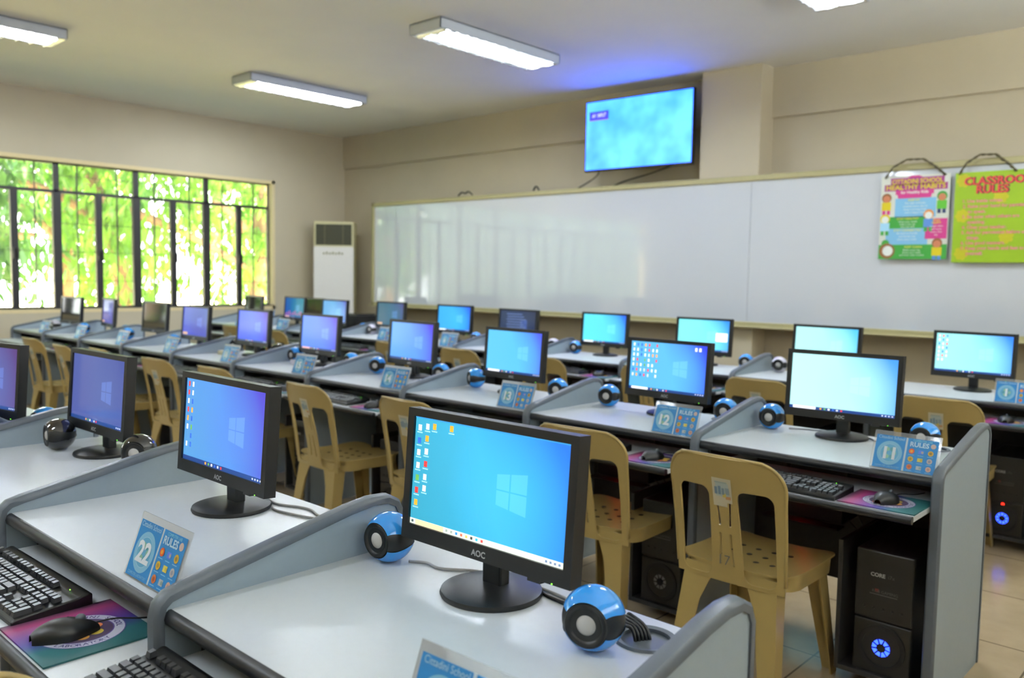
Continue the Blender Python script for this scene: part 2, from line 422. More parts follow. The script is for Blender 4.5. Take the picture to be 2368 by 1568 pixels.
for i in range(8):
    q = MB(); y0 = -1.0 + i * .925; q.box(XR + .06, XR + .10, y0, y0 + .03, 2.0, 2.85); q.box(XR + .06, XR + .10, y0, y0 + .925, 2.0, 2.03); q.box(XR + .06, XR + .10, y0, y0 + .925, 2.82, 2.85); q.build('casement', steel_m, w2)
q = MB(); q.box(XL, XR, YB - .2, YB, 0, CH); struct(q.build('wall_back', wall_m))
q = MB(); q.box(-4.075, -3.488, 7.0, YF + .02, 0, CH); struct(q.build('column', wall_m), 'square column standing out from the front wall')
q = MB(); q.box(XL, XR, YF - .012, YF, 0, .1); struct(q.build('baseboard_front', dark_m))

# window: black steel casements, muntins, glass
wn = bpy.data.objects.new('window_1', None); COL.objects.link(wn); wn['kind'] = 'structure'; wn['label'] = 'wide black steel casement window with transom lights'
xw = XL - .10; MUL = [6.085 - .87 * i for i in range(9)]
q = MB()
q.box(xw - .02, xw + .02, WY0 + .01, WY1 - .01, WZ1 - .03, WZ1 - .01); q.box(xw - .02, xw + .02, WY0 + .01, WY1 - .01, WZ0 + .01, WZ0 + .035)
q.box(xw - .02, xw + .02, WY0 + .01, WY1 - .01, 2.205, 2.24); q.box(XL - WT + .01, XL + .006, WY0 + .01, WY1 - .005, WZ0 + .0125, WZ0 + .02)
q.build('frame', steel_m, wn)
for i, y in enumerate(MUL):
    if y > WY0 + .05:
        q = MB(); w_ = .012 if i == 0 else .042
        q.box(xw - .03, xw + .03, y - w_, y + w_, WZ0 + .01, 2.21); q.box(xw - .02, xw + .02, y - w_ * .65, y + w_ * .65, 2.22, WZ1 - .02); q.build('mullion', steel_m, wn)
    if i < 8:
        ym = y - .425; y0 = max(y - .87, WY0 + .02)
        q = MB(); q.box(xw - .025, xw + .025, ym - .034, ym + .034, WZ0 + .02, 2.215); o = q.build('meeting_stile', steel_m, wn)
        q = MB(); q.box(xw + .025, xw + .055, ym - .012, ym + .012, 1.58, 1.60); q.box(xw + .045, xw + .057, ym - .03, ym - .014, 1.48, 1.6); q.box(xw + .045, xw + .057, ym + .014, ym + .03, 1.48, 1.6)
        q.build('latch', steel_m, o)
        q = MB()
        for k in (.25, .75):
            yy = y - .87 * k; q.box(xw - .008, xw + .008, yy - .006, yy + .006, WZ0 + .02, WZ1 - .02)
        for z in (1.25, 1.57, 1.88, 2.40): q.box(xw - .004, xw + .004, y0, y, z - .003, z + .003)
        q.build('muntin_bars', steel_m, wn)
        q = MB(); q.box(xw - .003, xw + .003, y0, y, WZ0 + .02, WZ1 - .02); q.build('glass_pane', glass_m, wn)

# ------------------------------------------------------------------ garden outside
q = MB(); q.box(-40, XL - .41, -14, 26, -.35, -.12); struct(q.build('ground', ground_m))
q = MB(); q.box(XR + .21, 14, -14, 26, -.35, -.12); struct(q.build('bounce_ground', mat('bounce_ground_grey', (176, 186, 200), .9, vary=.1, scale=4)))  # unseen pale ground, added to bounce sunlight up to the ceiling
q = MB(); q.box(XR + .21, XR + 2.6, -3, 9, 2.95, 3.05); struct(q.build('sky_block_eave', ceil_m))  # unseen overhang, added to keep direct sky out of the right windows
def tree(label, x, y, h, lean, n, rad, lm, branches, zlo):
    t = thing('garden_tree', label, 'tree', (x, y, -.12), 0, 'trees outside the window')
    q = MB(); top = Vector((lean[0], lean[1], h))
    q.tube([(0, 0, -.02), tuple(top * .35 + Vector((.1, .05, 0))), tuple(top * .7), tuple(top)], [.16, .12, .09, .04], 9)
    for bx, by, bz, z0 in branches:
        s0 = top * (z0 / h); q.tube([tuple(s0), tuple(s0 + Vector((bx, by, bz)) * .5 + Vector((0, 0, .12))), tuple(s0 + Vector((bx, by, bz)))], [.08, .06, .03], 7)
    q.build('trunk', bark_m, t, smooth=True)
    vs, fs = [], []
    for _ in range(n):                                # drooping sprays of narrow leaves
        while True:
            p = Vector((random.uniform(-1, 1), random.uniform(-1, 1), random.uniform(-1, 1)))
            if p.length < 1: break
        c = Vector((p.x * rad[0], p.y * rad[1], zlo + (p.z + 1) * .5 * (h + .5 - zlo)))
        c += top * (c.z / h) * .5
        for k in range(9):
            L = random.uniform(.16, .36); w_ = L * .15
            d = Vector((random.gauss(0, .45), random.gauss(0, .45), -1)).normalized()
            sd = d.cross(Vector((random.gauss(0, 1), random.gauss(0, 1), .2))).normalized() * w_
            p0 = c + Vector((random.gauss(0, .09), random.gauss(0, .09), random.gauss(0, .12)))
            i0 = len(vs); vs += [tuple(p0), tuple(p0 + d * L * .45 + sd), tuple(p0 + d * L), tuple(p0 + d * L * .45 - sd)]; fs.append((i0, i0 + 1, i0 + 2, i0 + 3))
    q = MB(); q.add(vs, fs); o = q.build('foliage', lm, t, kind='stuff')
BR = [(-.6, 1.2, .5, 1.5), (.5, -1.1, .7, 2.0), (.2, 1.0, .8, 2.8)]
tree('dense drooping tree outside the left end of the window', -13.2, 3.2, 4.6, (.2, .2), 900, (1.0, 1.2), leaf_b, BR, .6)
tree('leaning tree with thick diagonal branch beyond the window middle', -13.8, 6.0, 4.4, (-.3, -.9), 520, (1.0, 1.3), leaf_a, [(.3, 2.6, -1.1, 2.6), (.2, -1.4, .6, 2.2), (.1, 1.2, .9, 3.2)], .4)
tree('pale sunlit tree outside the right end of the window', -14.2, 8.2, 4.2, (.2, .3), 420, (1.1, 1.4), leaf_a, BR, .5)
tree('tall dark tree farther behind the drooping one', -17.0, 6.0, 6.0, (.3, -.2), 800, (1.6, 1.9), leaf_b, BR, .5)
tree('bright bushy tree far beyond the right casements', -18.0, 10.6, 5.0, (-.2, .4), 480, (1.8, 1.9), leaf_a, BR, .3)
tree('leafy tree outside the rear window bays', -13.2, .1, 4.6, (.2, .3), 560, (1.2, 1.7), leaf_a, BR, .5)

# ------------------------------------------------------------------ ceiling lights
def ceiling_light(x, y, label):
    t = thing('ceiling_light', label, 'ceiling light', (x, y, CH), 0, 'fluorescent lights on the ceiling')
    w, l, d = .175, .69, .080
    q = MB()
    q.box(-w, w, -l, l, -.012, 0); q.box(-w, -w + .012, -l, l, -d, 0); q.box(w - .012, w, -l, l, -d, 0)
    q.box(-w, w, -l, -l + .012, -d, 0); q.box(-w, w, l - .012, l, -d, 0); q.build('housing', lampw_m, t, bevel=.003)
    q = MB()
    for sx in (-1, 1):
        q.add([(sx * .004, -.62, -.08), (sx * .004, .62, -.08), (sx * .03, .62, -.03), (sx * .03, -.62, -.03), (sx * .125, .62, -.03), (sx * .125, -.62, -.03), (sx * .16, .62, -.08), (sx * .16, -.62, -.08)],
              [(0, 1, 2, 3), (3, 2, 4, 5), (5, 4, 6, 7)])
    for i in range(13):
        y0 = -.62 + i * 1.24 / 12
        for x0, x1 in ((-.16, -.004), (.004, .16)):
            q.prism([(y0 - .006, -.096), (y0 + .006, -.096), (y0 + .003, -.052), (y0 - .003, -.052)], x0, x1, 'x')
    q.box(-.163, .163, -.68, -.62, -.084, -.078); q.box(-.163, .163, .62, .68, -.084, -.078)
    q.build('louver', alu_m, t)
    for sx in (-.078, .078):
        q = MB(); q.tube([(sx, -.6, -.077), (sx, .6, -.077)], .013, 10); q.build('tube', tube_m, t, smooth=True)
    return t
LB = {(-7.54, 5.0): 'louvered ceiling light nearest the front left corner', (-4.865, 4.98): 'louvered ceiling light left of the wall television',
      (-7.44, 1.95): 'louvered ceiling light cut off by the left picture edge', (-2.27, 4.98): 'louvered ceiling light cut off by the top picture edge, toward the right',
      (-4.865, -1.1): 'added louvered ceiling light behind the camera, farther left', (-2.27, -1.1): 'added louvered ceiling light just behind the camera',  # both unseen, added to raise the overall room brightness
      }
for (x, y), lab in LB.items(): ceiling_light(x, y, lab)

# ------------------------------------------------------------------ whiteboard, posters, television, cooler
t = thing('whiteboard', 'long white dry-erase board in a beige aluminium frame on the front wall', 'whiteboard', (-8.9, 6.97, 0))
Z0, Z1, X1 = .96, 2.31, 9.6
q = MB(); q.box(.03, 5.365, 0, .02, Z0 + .03, Z1 - .03); q.build('writing_panel', wb_m, t)
q = MB(); q.box(5.369, X1 - .03, 0, .02, Z0 + .03, Z1 - .03); q.build('writing_panel', wb_m, t)
for nm, a in (('frame_rail', (0, X1, -.02, .025, Z1 - .05, Z1)), ('frame_rail', (0, X1, -.02, .025, Z0, Z0 + .055)), ('frame_stile', (0, .05, -.02, .025, Z0, Z1)), ('frame_stile', (X1 - .05, X1, -.02, .025, Z0, Z1))):
    q = MB(); q.box(*a); q.build(nm, frame_m, t, bevel=.006)
q = MB(); q.prism([(-.075, Z0 + .01), (-.07, Z0 + .025), (-.06, Z0 + .016), (-.02, Z0 + .016), (-.02, Z0)], .0, X1, 'x'); q.build('pen_tray', frame_m, t)
for x in (1.2, 3.9, 7.0):
    for z in (Z0 + .1, Z1 - .2):
        q = MB(); q.box(x, x + .03, .02, .279, z, z + .03); q.build('wall_bracket', dark_m, t)
for nm, x, pts, lab in (('wire_scrap', -7.16, [(-.12, 0, .012), (-.06, 0, .05), (.0, 0, .035), (.05, .0, .055), (.12, 0, .012)], 'tangle of thin wire lying on top of the whiteboard frame'),
                   ('wire_clip', -6.06, [(-.04, 0, .01), (-.01, 0, .05), (.02, 0, .04), (.04, 0, .01)], 'small dark clip on the whiteboard top edge, under the television side')):
    q = MB(); q.tube([(p[0], p[1], p[2]) for p in pts], .009, 6); tag(q.build(nm, blk_m, loc=(x, 6.972, Z1)), lab, 'wire')

def poster(nm, label, x0, x1, z0, z1, y=6.925):
    t = thing(nm, label, 'poster', (x0, y, z0), 0); w, h = x1 - x0, z1 - z0
    return t, w, h, UPR
t, w, h, U = poster('classroom_poster', 'white poster about healthy habits hanging on the whiteboard', -2.40, -1.90, DZ + .80, DZ + 1.445)
q = MB(); q.box(0, w, 0, .004, 0, h); q.build('sheet', mat('poster_paper', (216, 218, 205), .5, vary=.01), t)
Lc = {k: lin(v) for k, v in dict(pk='C83A86', pu='A03C86', ye='DCC81E', bl='82BCE0', gr='3C9A3C', rd='D84848', wh='E8ECE4', br='8A5A34', sk='C87E5A', or_='D88A38', nv='2A3A6A', cy='A8D8F0', lg='60B838', tx='E0D868', dk='3A3040', lb='5A8AD0').items()}
q = MB()
def R(a, b_, c, d, col, z=.0006): q.rect(a * w, b_ * w, c * h, d * h, z, U, Lc[col])
def D(a, b_, r, col, z=.0012, sx=1.): q.disc(a * w, b_ * h, r * w, z, 14, U, Lc[col], sx=sx)
R(.14, .92, .885, .975, 'pu'); R(.05, .97, .82, .9, 'pu'); D(.5, .80, .26, 'pk', .0005, 1.0); R(.22, .78, .775, .825, 'pk', .0007)
R(.22, .82, .50, .73, 'bl'); R(.12, .76, .36, .51, 'gr'); R(.1, .72, .17, .37, 'bl', .0008); R(0, 1, 0, .175, 'gr', .0009); R(.68, .99, .24, .48, 'pk', .001)
D(.1, .19, .06, 'gr', .001)
for (x, z, hc, sk_, sh, sr) in ((.09, .74, 'br', 'sk', 'ye', 'pk'), (.9, .74, 'gr', 'sk', 'lg', 'nv'), (.08, .49, 'ye', 'wh', 'cy', 'gr'), (.72, .53, 'or_', 'wh', 'lb', 'gr'), (.86, .19, 'br', 'sk', 'ye', 'lb')):
    D(x, z, .075, hc, .0013); D(x, z - .012, .055, sk_, .0015); R(x - .07, x + .07, z - .15, z - .05, sh, .0014); R(x - .06, x - .01, z - .2, z - .15, sr, .0014); R(x + .01, x + .06, z - .2, z - .15, sr, .0014)
D(.13, .1, .12, 'br', .0012); D(.14, .1, .08, 'wh', .0014)
q.build('printed_pictures', print_m, t)
q = MB(); tx = lambda s, x, z, hh, col, fit, al='CENTER', bd=.03: q.text(s, x * w, z * h, hh * h, .002, U, Lc[col], al, bd, 0, fit * w)
tx('CITTADINI SCHOOL', .53, .905, .055, 'ye', .74); tx('HEALTHY HABITS', .51, .835, .062, 'ye', .88); tx('for Healthy Kids', .5, .785, .034, 'wh', .5)
tx('KEEP FIT', .5, .695, .026, 'tx', .3)
for i, s in enumerate(('Eat right and play', 'outside every day to', 'keep a strong body', 'and a happy mind')): tx(s, .52, .66 - .037 * i, .024, 'wh', .44, bd=0)
tx('STAY HEALTHY', .42, .475, .026, 'tx', .4)
for i, s in enumerate(('Wash your hands', 'before you eat', 'and rest well')): tx(s, .42, .44 - .03 * i, .022, 'wh', .44, bd=0)
tx('STAY CONNECTED', .42, .335, .026, 'tx', .44)
for i, s in enumerate(('Be kind to friends', 'and family and', 'share your smile')): tx(s, .42, .30 - .036 * i, .024, 'wh', .46, bd=0)
tx('STAY', .84, .445, .026, 'ye', .2); tx('HAPPY', .84, .415, .026, 'ye', .22)
for i, s in enumerate(('Laugh often', 'and enjoy', 'every new', 'day')): tx(s, .84, .38 - .034 * i, .022, 'wh', .24, bd=0)
tx('KEEP CLEAN', .52, .135, .026, 'tx', .3)
for i, s in enumerate(('Bathe every day', 'brush your teeth', 'and wear clean clothes')): tx(s, .5, .10 - .03 * i, .022, 'wh', .44, bd=0)
q.build('lettering', print_m, t)
def cordloop(t, w, h):
    q = MB(); pts = [(.06 * w, 0, h - .01), (.18 * w, -.012, h + .07), (.38 * w, -.02, h + .12), (.62 * w, -.02, h + .115), (.8 * w, -.012, h + .05), (.93 * w, 0, h - .012)]
    fine = []
    for i in range(len(pts) - 1):
        for k in range(8): fine.append(Vector(pts[i]).lerp(Vector(pts[i + 1]), k / 8))
    fine.append(Vector(pts[-1]))
    for ph in (0, PI): q.tube([tuple(p + Vector((.0045 * math.sin(i * .9 + ph), -.0045 + .0045 * math.cos(i * .9 + ph), .0045 * math.cos(i * .9 + ph)))) for i, p in enumerate(fine)], .006, 6, smooth=2)
    q.build('hanging_cord', rope_m, t, smooth=True)
cordloop(t, w, h)
t, w, h, U = poster('classroom_poster', 'lime green poster of classroom rules hanging on the whiteboard', -1.865, -1.27, DZ + .775, DZ + 1.44)
q = MB(); q.box(0, w, 0, .004, 0, h); q.build('sheet', mat('lime_paper', (150, 184, 24), .5, vary=.02), t)
Lc.update(yl=lin((200, 196, 34)), rt=lin((222, 70, 66)), ps=lin((236, 186, 200)), do=lin((92, 40, 40)))
q = MB()
for (cx, cz) in ((.10, .91), (.9, .92), (.52, .72), (.10, .52), (.89, .55), (.6, .28), (.11, .1), (.89, .12)):
    for k in range(7):
        a = k * 2 * PI / 7 + cx * 5; D(cx + .055 * math.cos(a), cz + .05 * math.sin(a), .03, 'yl', .0008)
    D(cx, cz, .055, 'yl', .0007)
q.build('printed_splashes', print_m, t)
q = MB()
for dx, col, zz, bd in ((.012, 'do', .0012, .075), (0, 'rt', .002, .03)):
    q.text('CLASSROOM', (.48 + dx) * w, .86 * h, .085 * h, zz, U, Lc[col], 'CENTER', bd, 0, .82 * w); q.text('RULES', (.42 + dx) * w, .765 * h, .085 * h, zz, U, Lc[col], 'CENTER', bd, 0, .46 * w)
for i, s in enumerate(('1. Use inside voices.', '2. Raise your hand for permission', '    to speak.', '3. Be quiet when others are', '    speaking.', '4. Obey your teacher.', '5. Ask for permission before using', '    things.', '6. Use good manners.', '7. Keep your hands and feet to', '    yourself.')):
    q.text(s.strip(), (.1 if s[0] != ' ' else .16) * w, (.665 - .058 * i) * h, .036 * h, .0016, U, Lc['ps'], 'LEFT', .045, 0, .86 * w)
    q.text(s.strip(), (.1 if s[0] != ' ' else .16) * w, (.665 - .058 * i) * h, .036 * h, .0022, U, Lc['rt'], 'LEFT', -.005, 0, .86 * w)
q.build('lettering', print_m, t); cordloop(t, w * .72, h)

# television
t = thing('wall_television', 'wall-mounted flat television with a glowing cyan screen above the whiteboard', 'television', (-4.735, 6.93, 2.805), math.radians(2.3))
w, h = .61, .352
q = MB(); q.box(-w, w, -.01, .035, -h, h); q.box(-.4, .4, .035, .06, -.25, .2); q.build('casing', blk_m, t, bevel=.006)
q = MB(); q.add([(-w + .012, -.0115, -h + .02), (w - .012, -.0115, -h + .02), (w - .012, -.0115, h - .012), (-w + .012, -.0115, h - .012)], [(0, 1, 2, 3)])
mm = bpy.data.materials.new('television_picture'); mm.use_nodes = True; nt = mm.node_tree; b = nt.nodes['Principled BSDF']; b.inputs['Base Color'].default_value = (.01, .01, .01, 1)
tc = nt.nodes.new('ShaderNodeTexCoord'); no = nt.nodes.new('ShaderNodeTexNoise'); no.inputs['Scale'].default_value = 3.2; no.inputs['Detail'].default_value = 2
nt.links.new(tc.outputs['Object'], no.inputs['Vector']); rp = nt.nodes.new('ShaderNodeValToRGB')
rp.color_ramp.elements[0].position = .3; rp.color_ramp.elements[0].color = (.05, .46, 6.5, 1); rp.color_ramp.elements[1].position = .62; rp.color_ramp.elements[1].color = (.17, .85, 7.0, 1)
nt.links.new(no.outputs['Fac'], rp.inputs['Fac']); nt.links.new(rp.outputs['Color'], b.inputs['Emission Color']); b.inputs['Emission Strength'].default_value = 1.
sc_o = q.build('screen', mm, t)
q = MB(); q.rect(-.56, -.33, .16, .245, .0135, UPR, lin((66, 66, 200))); q.rect(-.56, -.33, .155, .162, .0138, UPR, lin((150, 90, 210))); q.text('AV  INPUT', -.445, .185, .04, .0145, UPR, lin((225, 230, 255)), 'CENTER', .01, .2, .17)
q.build('input_banner', icon_m, sc_o)
q = MB(); q.box(-.2, .2, .06, .08, -.15, .15); q.box(-.03, .03, .08, .24, -.03, .03); q.box(-.12, .12, .225, .245, -.18, .18); q.build('wall_bracket', blk_m, t)
for nm, pts, lab in (('television_cable', [(-5.2, 6.97, 2.48), (-5.27, 7.0, 2.42), (-5.42, 7.03, 2.36), (-5.6, 7.05, 2.30)], 'thick dark cable hanging from the television lower left corner'),
                     ('television_cable', [(-4.3, 7.05, 2.50), (-4.65, 7.08, 2.42), (-5.0, 7.1, 2.36), (-5.2, 7.11, 2.30)], 'thin cable running down behind the television bottom edge')):
    q = MB(); q.tube([(p[0], p[1], p[2]) for p in pts], .007, 6, smooth=4); tag(q.build(nm, blk_m), lab, 'cable')

# standing air conditioner in the corner
t = thing('floor_air_conditioner', 'tall white floor-standing air conditioner in the corner beside the whiteboard', 'air conditioner', (-9.40, 6.74, 0), math.radians(46))
q = MB(); q.box(-.262, .262, -.13, .17, 0, 2.065); q.build('cabinet', acy_m, t, bevel=.012)
q = MB(); q.box(-.235, .235, -.134, -.12, 1.755, 2.03); q.build('outlet_recess', acd_m, t)
q = MB()
for i in range(16): q.box(-.235, .235, -.139, -.128, 1.765 + i * .0168, 1.770 + i * .0168)
for x in (-.12, .12): q.box(x - .006, x + .006, -.142, -.128, 1.755, 2.03)
q.build('outlet_louvers', mat('louver_cream', (92, 90, 58), .5), t)
q = MB(); q.box(-.262, .262, -.15, -.125, .62, 1.735); q.build('front_panel', acw_m, t, bevel=.01)
q = MB()
for i in range(7): q.box(-.14 + i * .04, -.115 + i * .04, -.153, -.149, 1.63, 1.655 + .01 * (i % 2))
q.build('button_row', mat('button_olive', (150, 146, 104), .5), t)
q = MB()
for i in range(14): q.box(-.24, .24, -.137, -.126, .10 + i * .036, .12 + i * .036)
q.build('intake_grille', acd_m, t)

# ------------------------------------------------------------------ desks
PROF = [(-.022, 0), (-.022, DZ - .012), (-.016, DZ + .010), (.0, DZ + .024), (.03, DZ + .032), (.40, DZ + .106), (.46, DZ + .114), (.505, DZ + .112), (.532, DZ + .098), (.545, DZ + .072), (.545, 0)]
def partition(parent, x):
    q = MB(); q.prism(PROF, x - .013, x + .013, 'x'); p = q.build('partition', pan_m, parent)
    q = MB(); sec = [(-.017, -.012), (-.017, .001), (-.012, .007), (0, .009), (.012, .007), (.017, .001), (.017, -.012)]
    vs, fs = [], []; k = len(sec); n = len(PROF)
    for i, (y, z) in enumerate(PROF):
        a = Vector(PROF[max(i - 1, 0)]); c = Vector(PROF[min(i + 1, n - 1)]); d = (c - a).normalized(); nr = Vector((-d.y, d.x))
        for (sx, so) in sec: vs.append((x + sx, y + nr.x * so, z + nr.y * so))
    for i in range(n - 1):
        for j in range(k - 1): fs.append((i * k + j, i * k + j + 1, (i + 1) * k + j + 1, (i + 1) * k + j))
        fs.append((i * k + k - 1, i * k, (i + 1) * k, (i + 1) * k + k - 1))
    fs += [tuple(range(k)), tuple(range((n - 1) * k + k - 1, (n - 1) * k - 1, -1))]
    q.add(vs, fs); q.build('edge_trim', trim_m, p, smooth=True, angle=40)
def make_desk(loc, label):
    t = thing('computer_desk', label, 'desk', loc, 0, 'computer desks joined in rows')
    x0, x1 = -ST + .013, -.013
    # desktop with a round cable hole at the rear right: built as a ring of quads round the hole
    cx, cy, r = -.16, .505, .045
    N = 32; vs, fs = [], []
    for z in (DZ, DZ - .028):
        for i in range(N):
            a = 2 * PI * i / N; vs.append((cx + r * math.cos(a), cy + r * math.sin(a), z))
        for i in range(N):
            a = 2 * PI * i / N; c, s_ = math.cos(a), math.sin(a)
            k = min(((x1 - cx) if c > 0 else (x0 - cx)) / c if abs(c) > 1e-6 else 1e9, ((.588 - cy) if s_ > 0 else (.004 - cy)) / s_ if abs(s_) > 1e-6 else 1e9)
            vs.append((cx + k * c, cy + k * s_, z))
        base = len(vs) - N
        for (px, py) in ((x1, .588), (x0, .588), (x0, .004), (x1, .004)):
            ang = math.atan2(py - cy, px - cx) % (2 * PI); i = int(round(ang / (2 * PI) * N)) % N; vs[base + i] = (px, py, z)
    M2 = 2 * N
    for i in range(N):
        j = (i + 1) % N
        fs += [(i, N + i, N + j, j), (M2 + j, M2 + N + j, M2 + N + i, M2 + i), (N + i, M2 + N + i, M2 + N + j, N + j), (j, M2 + j, M2 + i, i)]
    q = MB(); q.add(vs, fs); d = q.build('desktop', lam_m, t)
    for y, r_ in ((.004, .0155), (.588, .0145)):
        q = MB(); q.tube([(x0, y, DZ - .015), (x1, y, DZ - .015)], r_, 10); q.build('edge_band', edge_m, d, smooth=True, angle=40)
    q = MB(); q.lathe([(.045, -.03), (.043, .002), (.052, .004), (.056, .0005), (.056, -.004)], 28, Tr(cx, cy, DZ)); q.build('cable_grommet', trim_m, d, smooth=True, angle=40)
    q = MB(); q.box(x0, x1, .485, .50, .20, DZ - .03); q.build('modesty_panel', dark_m, t)
    # keyboard tray
    q = MB(); q.box(x0 + .012, x1 - .006, -.18, .2, DZ - .108, DZ - .09); tr = q.build('keyboard_tray', lam_m, t, bevel=.002)
    q = MB(); q.tube([(x0 + .012, -.186, DZ - .100), (x1 - .006, -.186, DZ - .100)], .013, 10); q.build('edge_band', edge_m, tr, smooth=True, angle=40)
    for a, b_ in ((x0 + .001, x0 + .011), (x1 - .006, x1 - .001)):
        q = MB(); q.box(a, b_, .06, .3, DZ - .098, DZ - .03); q.build('slide_rail', dark_m, tr)
    # shelf for the computer case
    q = MB(); q.box(-.315, -.300, .03, .47, .045, .50); q.box(-.300, -.013, .03, .47, .045, .062); q.build('computer_shelf', dark_m, t, bevel=.002)
    partition(t, -ST)
    return t
first = None; DESK = {}
for n in ALL:
    o = org(n); lab = 'white topped computer desk, ' + where(n)
    if first is None: DESK[n] = first = make_desk(tuple(o), lab)
    else: DESK[n] = dup(first, tuple(o), 0, lab)
for n in (21, 11, 1): partition(DESK[n], 0.0)

# ------------------------------------------------------------------ monitors
MW, MH = .44, .267
SX, SB, ST_ = .018, .031, .016
def screen_mesh():
    me = bpy.data.meshes.new('screen'); a, b0, b1 = MW / 2 - SX, -MH / 2 + SB, MH / 2 - ST_
    me.from_pydata([(-a, 0, b0), (a, 0, b0), (a, 0, b1), (-a, 0, b1)], [], [(0, 1, 2, 3)])
    uv = me.uv_layers.new(name='UVMap')
    for li, c in enumerate(((0, 0), (1, 0), (1, 1), (0, 1))): uv.data[li].uv = c
    me.update(); return me
def uvT(): # maps u,v in 0..1 to the screen plane, facing -y
    a, b0, b1 = MW / 2 - SX, -MH / 2 + SB, MH / 2 - ST_
    return Matrix(((2 * a, 0, 0, -a), (0, 0, -1, 0), (0, b1 - b0, 0, b0), (0, 0, 0, 1)))
TILT = Matrix.Translation((0, -.012, .206)) @ Matrix.Rotation(math.radians(-4), 4, 'X')
def make_monitor(label):
    t = thing('computer_monitor', label, 'monitor', (0, 0, 0), 0, 'flat computer monitors on the desks')
    a, b0, b1 = MW / 2 - SX, -MH / 2 + SB, MH / 2 - ST_
    q = MB(); X, Z = MW / 2, MH / 2
    q.box(-X, X, -.008, .024, -Z, b0, TILT); q.box(-X, X, -.008, .024, b1, Z, TILT); q.box(-X, -a, -.008, .024, b0, b1, TILT); q.box(a, X, -.008, .024, b0, b1, TILT)
    q.box(-a - .001, a + .001, .004, .022, b0 - .001, b1 + .001, TILT)
    q.prism([(-X + .03, .024), (X - .03, .024), (X - .09, .05), (-X + .09, .05)], -Z + .03, Z - .04, 'z', TILT)
    q.box(.12, .15, -.004, .012, -Z - .007, -Z + .002, TILT)
    q.build('housing', blk_m, t)
    q = MB(); q.text('AOC', 0, -Z + .008, .012, .0088, TILT @ UPR, None, 'CENTER', .04); q.build('brand_mark', silver_m, t)
    q = MB(); q.box(-.024, .024, .008, .036, .01, .15); q.build('neck', blk_m, t, bevel=.004)
    q = MB(); q.lathe([(.098, 0), (.1, .004), (.098, .010), (.085, .014), (.04, .019), (0, .02)], 48, Tr(0, .01, 0)); q.build('base', blk_m, t, smooth=True, angle=50)
    q = MB(); q.box(.179, .181, -.0090, -.008, -Z + .001, -Z + .003, TILT); q.build('power_light', green_led, t)
    o = bpy.data.objects.new('screen', screen_mesh()); COL.objects.link(o); o.parent = t; o.matrix_local = TILT @ Matrix.Translation((0, -.0022, 0))
    o.data.materials.append(None)
    return t
IC = [lin(c) for c in ('F0F0E8', 'E8A030', 'D83838', '3060C0', '60A050', 'F0E8D0', 'D0D8E8')]
